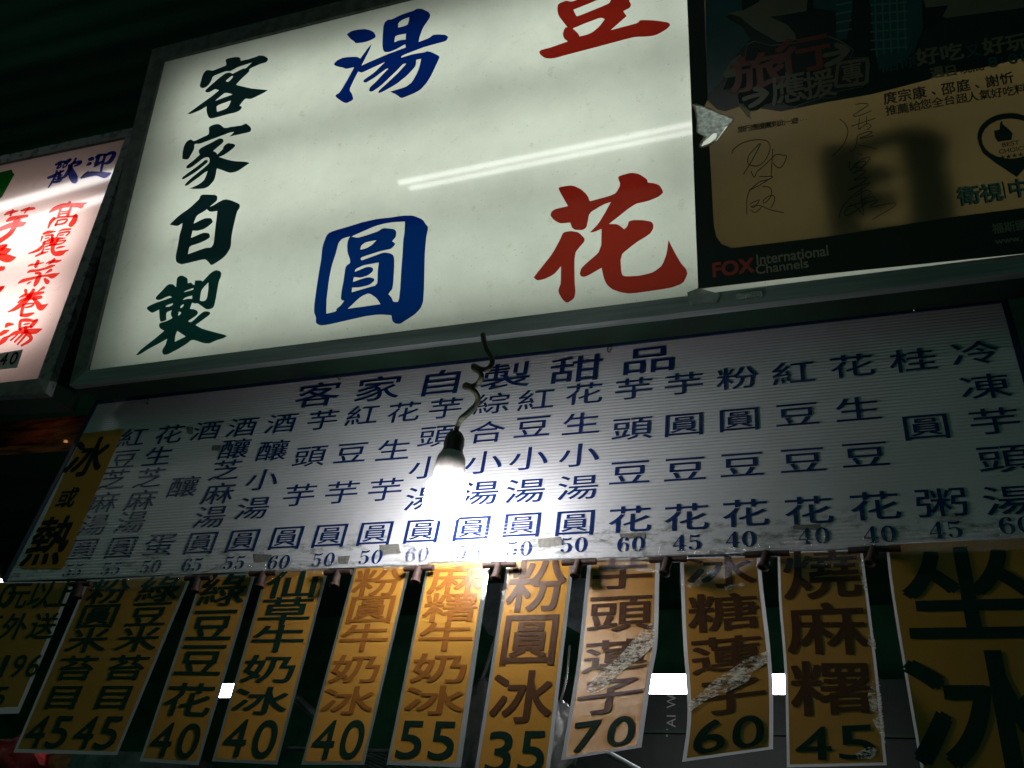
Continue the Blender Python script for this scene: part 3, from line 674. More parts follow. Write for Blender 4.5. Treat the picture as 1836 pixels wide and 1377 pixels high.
# ================================================================== HANGING PAPER STRIPS
p = STRIP
def poly_at(poly, t):
    """poly px list param by cumulative length"""
    if len(poly) == 2:
        a, b_ = poly; return (a[0] + (b_[0] - a[0]) * t, a[1] + (b_[1] - a[1]) * t)
    L = [0]
    for a, b_ in zip(poly, poly[1:]): L.append(L[-1] + math.hypot(b_[0] - a[0], b_[1] - a[1]))
    s = t * L[-1]
    for i in range(len(L) - 1):
        if s <= L[i + 1] + 1e-9:
            k = (s - L[i]) / (L[i + 1] - L[i]); a, b_ = poly[i], poly[i + 1]
            # smooth the corner a little with catmull-rom
            P0 = poly[max(i - 1, 0)]; P3 = poly[min(i + 2, len(poly) - 1)]
            f = lambda A, B, C, D: .5 * (2 * B + (C - A) * k + (2 * A - 5 * B + 4 * C - D) * k * k + (3 * B - A - 3 * C + D) * k ** 3)
            return (f(P0[0], a[0], b_[0], P3[0]), f(P0[1], a[1], b_[1], P3[1]))
    return poly[-1]
NV = 24
m, nt, out = new_mat('painted_glint_overlay'); L = nt.links.new  # pale speckled overlay that paints reflected glints onto the strips
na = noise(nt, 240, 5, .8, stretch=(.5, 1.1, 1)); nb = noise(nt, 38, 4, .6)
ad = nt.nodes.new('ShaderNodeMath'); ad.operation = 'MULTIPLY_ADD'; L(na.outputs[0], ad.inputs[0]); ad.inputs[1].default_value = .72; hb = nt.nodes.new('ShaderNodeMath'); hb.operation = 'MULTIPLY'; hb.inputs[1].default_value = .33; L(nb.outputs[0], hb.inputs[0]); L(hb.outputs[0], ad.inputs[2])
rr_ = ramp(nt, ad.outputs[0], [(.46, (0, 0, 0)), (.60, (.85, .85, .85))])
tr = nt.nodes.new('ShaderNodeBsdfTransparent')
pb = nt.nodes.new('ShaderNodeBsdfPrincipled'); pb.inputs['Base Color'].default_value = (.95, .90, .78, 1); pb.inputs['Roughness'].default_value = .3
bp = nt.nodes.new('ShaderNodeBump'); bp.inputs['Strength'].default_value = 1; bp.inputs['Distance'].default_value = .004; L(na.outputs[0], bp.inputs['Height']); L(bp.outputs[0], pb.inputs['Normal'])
mx = nt.nodes.new('ShaderNodeMixShader'); L(rr_.outputs[0], mx.inputs[0]); L(tr.outputs[0], mx.inputs[1]); L(pb.outputs[0], mx.inputs[2]); L(mx.outputs[0], out.inputs[0]); M_glint = m
def make_strip(label, left, right, curl, paper, texts, margins=(.05, .05, .012, .018), depth=0.0, glints=()):
    mid = ((left[0][0] + right[0][0]) / 2, (left[0][1] + right[0][1]) / 2)
    O = p.loc(*mid, depth)
    root = empty('paper_strip', Matrix.Translation(p.world(O)) @ p.M.to_3x3().to_4x4(), label, 'paper strip', 'laminated price strips hanging below the menu board')
    cache = {}
    def node(side, j):
        k = (side, j)
        if k not in cache:
            t = j / NV; q = poly_at(left if side == 0 else right, t)
            wv = depth + curl(t, side)
            cache[k] = p.loc(q[0], q[1], wv) - O
        return cache[k]
    def S(u, v, off=0.0):
        v = min(max(v, -.2), 1.2); j = min(max(int(v * NV), 0), NV - 1); k = v * NV - j
        a = node(0, j).lerp(node(0, j + 1), k); b_ = node(1, j).lerp(node(1, j + 1), k)
        r = a.lerp(b_, u)
        e1 = b_ - a; e2 = (node(0, j + 1) - node(0, j)); nn = e1.cross(e2)
        nn = -nn.normalized() if nn.z < 0 else nn.normalized()
        return r + nn * off
    def grid(nm, us, v0, v1, off, mat):
        V = []; F = []; vv = sorted(set([v0, v1] + [j / NV for j in range(1, NV) if v0 < j / NV < v1]))
        for v in vv:
            for u in us: V.append(S(u, v, off))
        m_ = len(us)
        for i in range(len(vv) - 1):
            for k in range(m_ - 1):
                a = i * m_ + k; F.append((a, a + m_, a + m_ + 1, a + 1))
        return mesh_obj(nm, V, F, mat, root, True)
    ml, mr, mt, mb = margins
    # laminate rim: sheet slightly behind the paper
    grid('laminate', [0, .5, 1], 0, 1, 0, M_lam)
    grid('paper_sheet', [ml, .5, 1 - mr], mt, 1 - mb, .0006, paper)
    by = {}
    for it in texts: by.setdefault(it[-1], []).append(it)
    for nm, mat in (('lettering', None), ('price_digits', None)):
        m_ = None
        for ch, u, v, w_, h_, mt_ in texts:
            dig = ch.isdigit()
            if dig != (nm == 'price_digits'): continue
            m_ = mt_
            vs, fs, bb = glyph(ch, .013 if not dig else .007)
            T = Txt()
            if ch == '1': w_ *= .5
            if dig: mx, my, sx, sy = (bb[0] + bb[1]) / 2, (bb[2] + bb[3]) / 2, w_ / (bb[1] - bb[0]), h_ / (bb[3] - bb[2])
            else: mx, my, sx, sy = .5, .375, w_ / .9, h_ / .9
            bm = bmesh.new()
            bv = [bm.verts.new((u + (x - mx) * sx, v - (y - my) * sy, l * .00002)) for x, y, l in vs]
            for f in fs:
                try: bm.faces.new([bv[i] for i in f])
                except Exception: pass
            for j in range(1, NV):
                yy = j / NV
                if v - h_ * .7 < yy < v + h_ * .7:
                    bmesh.ops.bisect_plane(bm, geom=bm.verts[:] + bm.edges[:] + bm.faces[:], dist=1e-6, plane_co=(0, yy, 0), plane_no=(0, 1, 0))
            b0 = len(T.v); bm.verts.index_update()
            for vtx in bm.verts: T.v.append(S(vtx.co.x, vtx.co.y, .0014 + vtx.co.z))
            for f in bm.faces: T.f.append(tuple(b0 + q_.index for q_ in f.verts))
            bm.free()
            T.obj('price_digit' if dig else 'character', m_, root)
    def uv(px, py):
        lo, hi = 0.0, 1.0
        def side(t):
            a, b_ = poly_at(left, t), poly_at(right, t); return (b_[0] - a[0]) * (py - a[1]) - (b_[1] - a[1]) * (px - a[0])
        for _ in range(30):
            m_ = (lo + hi) / 2
            if side(m_) > 0: lo = m_
            else: hi = m_
        a, b_ = poly_at(left, lo), poly_at(right, lo)
        return ((px - a[0]) * (b_[0] - a[0]) + (py - a[1]) * (b_[1] - a[1])) / ((b_[0] - a[0]) ** 2 + (b_[1] - a[1]) ** 2), lo
    for k, pp in enumerate(glints):
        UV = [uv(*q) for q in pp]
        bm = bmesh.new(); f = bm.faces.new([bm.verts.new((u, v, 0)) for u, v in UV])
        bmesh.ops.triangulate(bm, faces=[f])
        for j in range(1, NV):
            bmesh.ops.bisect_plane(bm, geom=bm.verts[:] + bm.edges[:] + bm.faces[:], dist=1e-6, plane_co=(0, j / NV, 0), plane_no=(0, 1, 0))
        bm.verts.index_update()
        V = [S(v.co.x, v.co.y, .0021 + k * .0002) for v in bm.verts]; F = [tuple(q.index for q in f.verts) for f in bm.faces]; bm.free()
        mesh_obj('painted_glint', V, F, M_glint, root)
    return root, S
def colt(chars, vs, w_=.80, h_=.15, u=.5, mat=None): return [(ch, u, v, w_, h_, mat or M_pk) for ch, v in zip(chars, vs)]
def digs(s, v, w_=.33, h_=.13, u=.5, gap=.44, mat=None):
    return [(ch, u + (i - (len(s) - 1) / 2) * gap, v, w_, h_, mat or M_pk) for i, ch in enumerate(s)]
flat = lambda t, s: 0
tx = colt('粉圓米苔目', (.075, .215, .355, .515, .68), .37, .135, .27) + colt('綠豆米苔目', (.075, .215, .355, .515, .68), .37, .135, .75) \
   + digs('45', .88, .185, .185, .26, .22) + digs('45', .88, .185, .185, .73, .22)
make_strip('wide orange strip with two columns of characters priced 45 and 45', [(156, 1040), (24, 1349)], [(345, 1030), (210, 1354)], flat, M_paper, tx, (.03, .025, .01, .02))
tx = []
for i, ch in enumerate('300'): tx.append((ch, .42 + i * .105, .10, .085, .17, M_pk))
tx += [(ch, .72 + i * .135 - .02, .10, .13, .20, M_pk) for i, ch in enumerate('元以上')]
tx += [(ch, .60 + i * .165, .34, .14, .19, M_pk) for i, ch in enumerate('可外送')]
tx += [(ch, .72 + i * .085, .64, .065, .17, M_pk) for i, ch in enumerate('0196')]
tx += [('5', .86, .87, .065, .15, M_pk)]
make_strip('orange delivery notice strip at the far left, priced from 300', [(-150, 1046), (-285, 1290)], [(135, 1042), (34, 1279)], flat, M_paper, tx, (.02, .02, .01, .05))
make_strip('narrow orange strip with mung bean tofu characters priced 40', [(362, 1032), (250, 1365)], [(459, 1027), (356, 1372)], lambda t, s: .010 * math.sin(t * 2.6) * t, M_paper, colt('綠豆豆花', (.085, .27, .455, .665), .80, .165) + digs('40', .88, .35, .185, gap=.45))
make_strip('orange strip reading grass jelly milk ice priced 40', [(478, 1023), (380, 1365)], [(590, 1018), (497, 1371)], flat, M_paper, colt('仙草牛奶冰', (.08, .217, .36, .515, .68), .80, .135) + digs('40', .875, .35, .195, gap=.45), (.04, .04, .01, .015))
make_strip('orange strip reading tapioca milk ice in brown, priced 40', [(636, 1016), (540, 1371)], [(737, 1012), (653, 1371)], flat, M_paper, colt('粉圓牛奶冰', (.085, .22, .365, .52, .68), .80, .135, mat=M_pbr) + digs('40', .875, .36, .195, gap=.45), (.045, .045, .01, .015))
make_strip('orange strip directly under the bulb, priced 55, brown characters', [(767, 1007), (693, 1371)], [(880, 1003), (826, 1376)], lambda t, s: .004 * math.sin(t * 5), M_paper, colt('麻糬牛奶冰', (.095, .23, .372, .525, .68), .78, .135, mat=M_pbr) + digs('55', .875, .34, .185, .485), (.04, .07, .01, .02))
make_strip('orange strip reading tapioca ice priced 35, right of the bulb', [(910, 1004), (845, 1420)], [(1030, 1000), (981, 1420)], flat, M_paper, colt('粉圓冰', (.117, .345, .593), .80, .215, mat=M_pmid) + digs('35', .83, .34, .18, .52), (.05, .05, .01, .015))
make_strip('curling orange strip with a painted glint on its glossy crease, priced 70', [(1054, 1002), (1051, 1035), (1039, 1153), (1028, 1233), (1006, 1363)], [(1184, 1000), (1182, 1035), (1179, 1150), (1168, 1215), (1150, 1340)], lambda t, s: .035 * t * t + .012 * s * t - .006 * math.sin(t * 6.3), M_paperF, colt('芋頭蓮子', (.085, .285, .50, .70), .80, .165, mat=M_pmid) + digs('70', .885, .34, .15), (.055, .055, .01, .02), glints=([(1050, 1238), (1080, 1205), (1110, 1180), (1135, 1150), (1168, 1118), (1178, 1130), (1172, 1160), (1145, 1185), (1105, 1215), (1085, 1236), (1062, 1246)],))
make_strip('curling orange strip reading rock sugar lotus seed priced 60', [(1219, 1000), (1225, 1153), (1231, 1230), (1232, 1297), (1223, 1366)], [(1363, 996), (1368, 1052), (1380, 1153), (1386, 1239), (1386, 1343)], lambda t, s: .030 * t * t - .010 * s * t - .007 * math.sin(t * 6.3), M_paperF, colt('冰糖蓮子', (.085, .285, .49, .70), .80, .165, mat=M_pmid) + digs('60', .885, .36, .155), (.045, .045, .01, .02), glints=([(1234, 1262), (1262, 1240), (1285, 1218), (1315, 1200), (1340, 1182), (1378, 1168), (1377, 1190), (1350, 1206), (1343, 1222), (1310, 1240), (1270, 1255), (1236, 1278)], [(1300, 1052), (1335, 1045), (1336, 1052), (1302, 1060)]))
make_strip('orange strip reading grilled mochi priced 45, painted glints on its edge', [(1394, 990), (1397, 1081), (1407, 1210), (1411, 1376)], [(1546, 985), (1564, 1124), (1580, 1268), (1590, 1372)], lambda t, s: .018 * t * t - .004 * math.sin(t * 6), M_paperF, colt('燒麻糬', (.115, .37, .635), .83, .225, mat=M_pmid) + digs('45', .875, .37, .155), (.03, .03, .01, .02), glints=([(1566, 1128), (1571, 1165), (1556, 1156), (1558, 1140)], [(1577, 1215), (1582, 1270), (1588, 1335), (1566, 1295), (1556, 1250), (1562, 1225)], [(1535, 1352), (1560, 1340), (1575, 1345), (1565, 1362), (1540, 1362)], [(1540, 1005), (1548, 1005), (1556, 1060), (1548, 1060)]))
bigS, _ = make_strip('widest orange strip with giant black characters, at the far right', [(1588, 975), (1604, 1100), (1665, 1460)], [(2010, 955), (2050, 1100), (2140, 1460)], flat, M_paper, [], (.012, .012, .006, .01))
T = Txt(); O_ = p.loc((1588 + 2010) / 2, (975 + 955) / 2)
for ch, px, py, w_, h_ in (('坐', 1736, 1064, .152, .128), ('冰', 1768, 1285, .165, .155)):
    cc = p.loc(px, py) - O_; T.add(ch, cc.x, cc.y, w_, h_, lambda x, y: (x, y, .0016), .016)
T.obj('lettering', M_pk, bigS)
# glint bands on the strips are painted as thin pale patches
# (the reflection is put into their speckled colour)

# clear packing tape crinkled over the joint between board and strips
m, nt, out = new_mat('crinkled_packing_tape'); L = nt.links.new
tr = nt.nodes.new('ShaderNodeBsdfTransparent'); g = nt.nodes.new('ShaderNodeBsdfGlossy'); g.inputs['Roughness'].default_value = .08
n2 = noise(nt, 90, 8, .8); bp = nt.nodes.new('ShaderNodeBump'); bp.inputs['Strength'].default_value = 1; bp.inputs['Distance'].default_value = .004
L(n2.outputs[0], bp.inputs['Height']); L(bp.outputs[0], g.inputs['Normal'])
mx = nt.nodes.new('ShaderNodeMixShader'); mx.inputs[0].default_value = .16
L(tr.outputs[0], mx.inputs[1]); L(g.outputs[0], mx.inputs[2]); L(mx.outputs[0], out.inputs[0]); M_pack = m
for q in (((152, 1030), (345, 1018), (342, 1050), (150, 1062)), ((420, 1010), (600, 1002), (596, 1030), (416, 1040)), ((690, 985), (880, 975), (876, 1012), (686, 1024)), ((1070, 984), (1190, 978), (1188, 1028), (1066, 1020)), ((1215, 985), (1390, 975), (1386, 1012), (1218, 1060)), ((1560, 955), (1836, 942), (1836, 985), (1560, 1000)), ((1395, 960), (1550, 952), (1560, 1010), (1400, 1020))):
    pts = [BOARD.loc(x, y, .0085) for x, y in q]; V = []; F = []; nx = 14
    rr = random.Random(int(q[0][0]))
    for j in range(5):
        for i in range(nx + 1):
            a = pts[0].lerp(pts[1], i / nx); b_ = pts[3].lerp(pts[2], i / nx); c_ = a.lerp(b_, j / 4)
            V.append((c_.x + rr.uniform(-.001, .001), c_.y + rr.uniform(-.001, .001), .0085 + rr.uniform(-.0008, .0008)))
            if i and j: k = j * (nx + 1) + i; F.append((k - nx - 2, k - 1, k, k - nx - 1))
    mesh_obj('packing_tape', V, F, M_pack, board)

# ================================================================== RUSTY PIPE TEES
PT = [(145, 1047, 42), (356, 1036, 52), (472, 1028, 52), (606, 1026, 52), (751, 1019, 56), (895, 1013, 60), (1038, 1008, 62), (1198, 1003, 66), (1375, 993, 74), (1567, 985, 82)]
words_ = ['left of the wide two-column strip', 'right of the wide two-column strip', 'between the two strips priced 40 on the left', 'just left of the first brown-lettered strip',
          'between the two brown-lettered strips', 'under the bulb, right of the 55 strip', 'between the tapioca ice strip and the curling glossy strip', 'just left of the rock sugar lotus seed strip', 'just left of the grilled mochi strip', 'left of the giant black characters']
def pipe_tee(px, py, lpx, word):
    c_ = BOARD.world(BOARD.loc(px, py, .016))
    L_ = lpx / 1690 * (c_ - EYE).length
    root = empty('pipe_tee', Matrix.Translation(c_), 'rusty pipe tee ' + word, 'pipe tee', 'rusty pipe tees along the bottom of the board')
    bm = bmesh.new()
    n = 8; pts = [(-L_ / 2 + L_ * i / n, 0, 0) for i in range(n + 1)]
    bm_tube(bm, pts, [.0048 + random.uniform(-.0003, .0003) for _ in pts], 12)
    bm_obj('crossbar', bm, M_rust, root)
    d = atT(px - 7, py + 25, (c_ - EYE).dot(R @ Vector((0, 0, -1))) - .016) - c_; nrm = d.normalized()
    q = nrm.to_track_quat('Z', 'Y').to_matrix().to_4x4()
    bm = bmesh.new()
    Lh = d.length
    bm_lathe(bm, [(.0068, -.002), (.0066, Lh * .5), (.0070, Lh * .82), (.0082, Lh * .84), (.0084, Lh), (.0074, Lh + .0006), (.0048, Lh), (.0046, Lh - .006), (.0, Lh - .006)], 20, q)
    bm_obj('stub_pipe', bm, M_rust, root)
    bm = bmesh.new()
    bm_lathe(bm, [(.0030, Lh - .0058), (.0030, Lh - .001), (.0016, Lh - .0005), (.0014, Lh - .004), (.0, Lh - .004)], 12, q)
    bm_obj('pipe_core', bm, M_rust, root)
for (px, py, l_), wd in zip(PT, words_): pipe_tee(px, py, l_, wd)

# ================================================================== BULB
bc = atT(806, 842, 1.475)                              # centre of the lamp's collar
lamp = empty('light_bulb', Matrix.Translation(bc), 'lit spiral energy saving bulb hanging on a black cord before the board', 'light bulb')
bm = bmesh.new(); bm_lathe(bm, [(.0, .030), (.012, .030), (.020, .026), (.0225, .020), (.0238, .008), (.0238, -.013), (.0226, -.0165), (.0212, -.015), (.0212, -.012), (.0, -.011)], 40)
bm_obj('collar', bm, M_collar, lamp)
bm = bmesh.new(); bm_lathe(bm, [(.0, .077), (.0035, .077), (.0045, .072), (.0115, .066), (.0155, .058), (.0165, .046), (.0155, .036), (.0172, .032), (.0172, .027), (.0, .027)], 32)
bm_obj('socket', bm, M_black, lamp)
pts = []
for i in range(150):
    t = i / 149; a = t * 2 * math.pi * 3.6; r = .0265
    pts.append((r * math.cos(a), r * math.sin(a), -.014 - .010 - t * .050))
bm = bmesh.new(); bm_tube(bm, pts, .0056, 10)
bm_tube(bm, [(.0190, 0, -.010), (.0265, 0, -.024)], .0056, 10)
bm_obj('spiral_tube', bm, M_bulb, lamp)
# cord
cpx = [(820, 764, 0), (826, 752, 0), (838, 742, 0), (850, 731, .0), (857, 716, 0), (853, 704, 0), (844, 697, .004), (834, 694, .010), (836, 690, .016), (846, 693, .012), (856, 688, .004), (863, 677, 0), (860, 667, .004), (850, 661, .012), (850, 656, .018), (862, 662, .010), (874, 662, .006), (882, 652, .010), (881, 641, .020), (873, 628, .03), (868, 612, .045), (866, 600, .06)]
pts = [atT(x, y, 1.487 + dz) - bc for x, y, dz in cpx]
pts[0] = Vector((0, 0, .076))
cord = tube_obj('power_cord', smooth_path(pts, 6), .0044, M_cable, lamp, 10)
tube_obj('cord_sleeve', [pts[1] * 1.0, pts[2], pts[3]], .0052, M_black, lamp, 10)

# ================================================================== FLUORESCENT TUBES behind the strips
def batten(x0, x1, py, Y, label):
    a = atY(x0, py[0], Y); b_ = atY(x1, py[1], Y); m_ = (a + b_) / 2
    root = empty('fluorescent_batten', Matrix.Translation(m_), label, 'fluorescent light', 'lit fluorescent tubes inside the stall')
    d = b_ - a
    tube_obj('tube', [-d / 2 * .985, d / 2 * .985], .0165, M_tubeon, root, 16)
    for s in (-1, 1):
        tube_obj('end_cap', [d / 2 * s * .985, d / 2 * s * 1.0], .017, M_collar, root, 16)
    return root
batten(325, 492, (1239, 1237.5), 2.0, 'short lit white tube seen beside the grass jelly strip')
batten(1062, 1502, (1226, 1227), 1.62, 'lit white tube seen between the strips priced 70, 60 and 45')

# ================================================================== POSTER
POST = Plane(700, 640, ys - .095, -3270)
POST.O = POST.O + POST.N * .014
POST.M = Matrix.Translation(POST.O) @ POST.M.to_3x3().to_4x4()
p = POST
TRX = 2150
def PL(px, py, off=0.0): return p.loc(px, py, off)
o0 = p.loc(1540, 260)
poster = empty('poster', Matrix.Translation(p.world(o0)) @ p.M.to_3x3().to_4x4(), 'dark television promotion poster with signatures, over the right end of the white sign', 'poster')
def Q(px, py, off=0.0):
    r = p.loc(px, py, off) - o0; r.z = off; return r
border = [(1226, -130), (1232, 0), (1240, 200), (1248, 420), (1252, 518), (1300, 512), (1480, 491), (1836, 455), (TRX, 424), (TRX, -130)]
window = [(1260, -110), (1263, 0), (1269, 180), (1262, 192), (1247, 187), (1242, 189), (1248, 206), (1250, 222), (1249, 238), (1262, 245), (1254, 258), (1256, 265), (1262, 265), (1272, 262), (1280, 404), (1284, 424), (1294, 438), (1313, 445), (1480, 425), (1711, 389), (1836, 373), (TRX - 40, 336), (TRX - 40, -110)]
def flat_loops(nm, loops, off, mat, parent=poster, thick=None):
    L = [[tuple(Q(*a)[:2]) for a in lp] for lp in loops]
    vs, fs = curve_fill(L); return mesh_obj(nm, [(x, y, off) for x, y in vs], fs, mat, parent)
M_pborder = pbr('poster_black_border', (.006, .022, .014), .6, 0, .1, 5)
M_ppaper = sheet_mat('poster_tan_print', (.34, .245, .13), .55, .03, .2, .2, 3, tcol=(.165, .112, .050))
M_pphoto = sheet_mat('poster_dark_print', (.030, .062, .060), .12, .03, .2, .3, 7)
M_pskin = sheet_mat('poster_skin_print', (.34, .31, .22), .12, .03, .2, .3, 9)
M_pteal = sheet_mat('poster_teal_print', (.05, .20, .22), .12, .03, .2, .3, 9)
M_ptan2 = sheet_mat('poster_logo_tan', (.34, .30, .20), .15, .03, .2, .1)
M_pred = sheet_mat('poster_logo_red', (.40, .11, .085), .15, .03, .2, .1)
M_pgrn = sheet_mat('poster_green_print', (.16, .36, .32), .1, .03, .2, .1)
M_prim = sheet_mat('poster_rim_print', (.30, .29, .22), .15, .03, .2, .1)
M_tape2 = sheet_mat('poster_pale_print', (.38, .36, .27), .1, .03, .2, .1)
M_pinkk = pbr('poster_black_print', (.005, .018, .014), .5, 0, .1, 5)
flat_loops('black_border', [border, window], .0006, M_pborder)
flat_loops('poster_sheet', [[(x + (3 if x < 1500 else -3), y) for x, y in border], [(1247, 190), (1264, 194), (1290, 205), (1314, 215), (1300, 232), (1286, 251), (1262, 262), (1256, 262), (1266, 246), (1251, 238), (1251, 210)]], 0, M_ppaper)
flat_loops('photo_print', [[(1262, -100), (1269, 180), (1285, 196), (1300, 200), (1330, 190), (1400, 200), (1490, 182), (1560, 170), (1600, 160), (1665, 143), (1680, 135), (1760, 122), (1836, 104), (TRX - 45, 60), (TRX - 45, -100)]], .0003, M_pphoto)
for nm, mat, lp, of in (
  ('printed_arms', M_pskin, [(1305, 24), (1335, 18), (1360, 4), (1380, -20), (1450, -20), (1446, 20), (1400, 28), (1380, 30), (1412, 45), (1425, 60), (1428, 72), (1395, 76), (1370, 62), (1350, 50), (1335, 38), (1326, 30)], .00045),
  ('printed_sleeve', M_pteal, [(1264, -30), (1330, -30), (1330, 20), (1300, 30), (1330, 48), (1345, 70), (1320, 100), (1290, 150), (1268, 170)], .0004),
  ('printed_shirt', M_pteal, [(1450, -40), (1530, -40), (1528, 20), (1518, 70), (1500, 72), (1498, 20), (1460, 15)], .0004),
  ('printed_shirt', M_pteal, [(1555, -40), (1650, -40), (1655, 50), (1640, 90), (1620, 110), (1575, 125), (1565, 60)], .0004),
  ('printed_arms', M_pskin, [(1650, -20), (1680, -30), (1760, -10), (1836, -20), (1836, 14), (1780, 22), (1700, 34), (1690, 30), (1700, 10), (1660, 14)], .00045),
  ('printed_skirt', M_pinkk, [(1655, 60), (1700, 32), (1790, 20), (1815, 50), (1820, 70), (1700, 92), (1645, 105)], .0005),
  ('printed_food', M_ptan2, [(1296, 134), (1312, 108), (1328, 98), (1326, 118), (1322, 136), (1300, 140)], .0005)):
    flat_loops(nm, [lp], of, mat)
# plaid lines on the printed shirts
T = Txt()
for a, b_ in (((1462, -20), (1500, 60)), ((1475, -20), (1512, 60)), ((1488, -20), (1524, 50))):
    pass
for k in range(7):
    for (xa, xb) in ((1500, 1526), (1562, 1625)):
        y_ = -10 + k * 16
        if xa == 1500 and y_ > 66: continue
        if xa == 1562 and y_ > 104: continue
        ribbon(T, [(xa, y_ + 3, 3.0), (xb, y_ - 2, 3.0)], lambda x, y, o: Q(x, y, o), .00055)
for k in range(5):
    x_ = 1568 + k * 13; ribbon(T, [(x_, -20, 2.4), (x_ + 4, 100 - k * 3, 2.4)], lambda x, y, o: Q(x, y, o), .0006)
T.obj('plaid_print', M_pgrn, poster)
z = lambda s_, ox, oy, sc_: [(ox + a / sc_, oy + b_ / sc_) for a, b_ in parse(s_)]
hull = z("150,622 200,500 300,470 345,470 350,400 300,395 345,290 400,260 420,120 500,80 690,130 1040,90 1330,30 1460,85 1600,180 1560,265 1755,265 1775,330 1760,540 1680,590 1425,640 1390,712 1250,715 1060,770 950,812 870,800 780,750 620,795 540,850 460,862 330,770 318,690 345,640 310,630 300,600", 1270, 60, 6.12)
flat_loops('logo_rim', [hull], .00065, M_prim)
cxh = sum(a for a, _ in hull) / len(hull); cyh = sum(b_ for _, b_ in hull) / len(hull)
hull2 = [(cxh + (a - cxh) * .987, cyh + (b_ - cyh) * .972) for a, b_ in hull]
flat_loops('logo_ground', [hull2], .0008, M_pinkk)
def ptext(nm, items, mat, off, bold=.02):
    for ch, px, py, w_, h_ in items:
        T = Txt()
        c_ = Q(px, py); k = (p.loc(px + w_ / 2, py) - p.loc(px - w_ / 2, py)).x
        kh = (p.loc(px, py - h_ / 2) - p.loc(px, py + h_ / 2)).y
        T.add(ch, c_.x, c_.y, k, kh, lambda x, y: (x, y, off), bold)
        T.obj(nm, mat, poster)
ptext('logo_character', [('旅', 1357, 129, 96, 62), ('行', 1440, 98, 94, 62)], M_pred, .0011, .02)
ptext('logo_character', [('應', 1413, 158, 60, 52), ('援', 1469, 151, 54, 48), ('專', 1528, 132, 38, 36)], M_ptan2, .0011, .015)
T = Txt()
zz = lambda s_: [(1270 + a / 6.12, 60 + b_ / 6.12, c_ / 6.12) for a, b_, c_ in parse(s_)]
ribbon(T, zz("1425,340,36 1400,560,36 1460,575,34 1700,545,36 1735,500,34 1740,300,34 1690,290,34 1460,325,34 1425,345,34"), lambda x, y, o: Q(x, y, o), .0011)
for i, s_ in enumerate(("1280,240,50 1400,215,46 1520,185,46", "1410,130,60 1470,150,64 1530,185,50", "1530,185,50 1450,270,56 1300,350,56", "390,720,46 480,690,44 620,655,44", "510,610,50 580,620,56 640,655,50", "640,655,50 560,740,56 460,800,50")):
    if i == 3: T.obj('logo_arrow', M_ptan2, poster); T = Txt()
    ribbon(T, zz(s_), lambda x, y, o: Q(x, y, o), .00112 + i * .00002)
T.obj('logo_arrow', M_ptan2, poster)
ptext('small_character', [(ch, 1329 + i * 12.0, 232 - i * 1.9, 12.5, 10.5) for i, ch in enumerate('旅行應援團到此一遊')] + [('.', 1436 + i * 5, 216 - i * .8, 1.8, 1.6) for i in range(3)], M_pinkk, .0007, .02)
ptext('outlined_character', [('給', 1596, 117, 30, 22), ('你', 1627, 111, 30, 22), ('又', 1744, 91, 26, 22), ('8', 1780, 112, 18, 19), (':', 1797, 109, 4, 12), ('0', 1816, 106, 18, 19), ('0', 1838, 102, 18, 19)], M_pteal, .0008, .018)
ptext('outlined_character', [('好', 1663, 101, 40, 30), ('吃', 1706, 94, 40, 30), ('好', 1782, 82, 40, 30), ('玩', 1822, 76, 36, 30), ('週', 1680, 130, 24, 20), ('日', 1705, 127, 24, 20)], M_ptan2, .0008, .026)
ptext('small_character', [('晚', 1731, 123, 21, 18), ('間', 1753, 119, 21, 18), ('庹', 1596, 176, 24, 21), ('宗', 1622, 171, 24, 21), ('康', 1648, 167, 24, 21), ('、', 1680, 160, 22, 20), ('邵', 1700, 159, 24, 21), ('庭', 1727, 154, 24, 21), ('、', 1758, 148, 22, 20), ('謝', 1779, 146, 24, 20), ('忻', 1805, 141, 24, 20)], M_pinkk, .0009, .018)
ptext('small_character', [(ch, px, py, 20, 17) for ch, px, py in (('推', 1598, 198), ('薦', 1619, 195), ('給', 1640, 191), ('您', 1660, 187), ('全', 1681, 184), ('台', 1702, 180), ('超', 1724, 177), ('人', 1744, 174), ('氣', 1766, 170), ('好', 1787, 167), ('吃', 1808, 164), ('料', 1829, 160))], M_pinkk, .0009, .015)
ptext('channel_character', [('衛', 1736, 351, 38, 32), ('視', 1776, 346, 38, 32), ('中', 1825, 338, 36, 32), ('|', 1800, 341, 3, 32)], M_pinkk, .0007, .03)
ptext('channel_character', [('衛', 1738, 350, 38, 32), ('視', 1778, 345, 38, 32), ('中', 1827, 337, 36, 32)], M_pgrn, .0009, .01)
ptext('company_word', [('福', 1789, 410, 20, 18), ('斯', 1810, 407, 20, 18), ('國', 1831, 404, 20, 18), ('www.', 1808, 432, 50, 8)], M_prim, .0010, .02)
ptext('company_word', [('FOX', 1315, 480, 76, 27)], sheet_mat('poster_brand_red', (.50, .09, .08), .1, .03, .2), .0010, .03)
ptext('company_word', [('International', 1420, 458, 130, 19), ('Channels', 1402, 478, 95, 17)], M_tape2, .0010, .015)
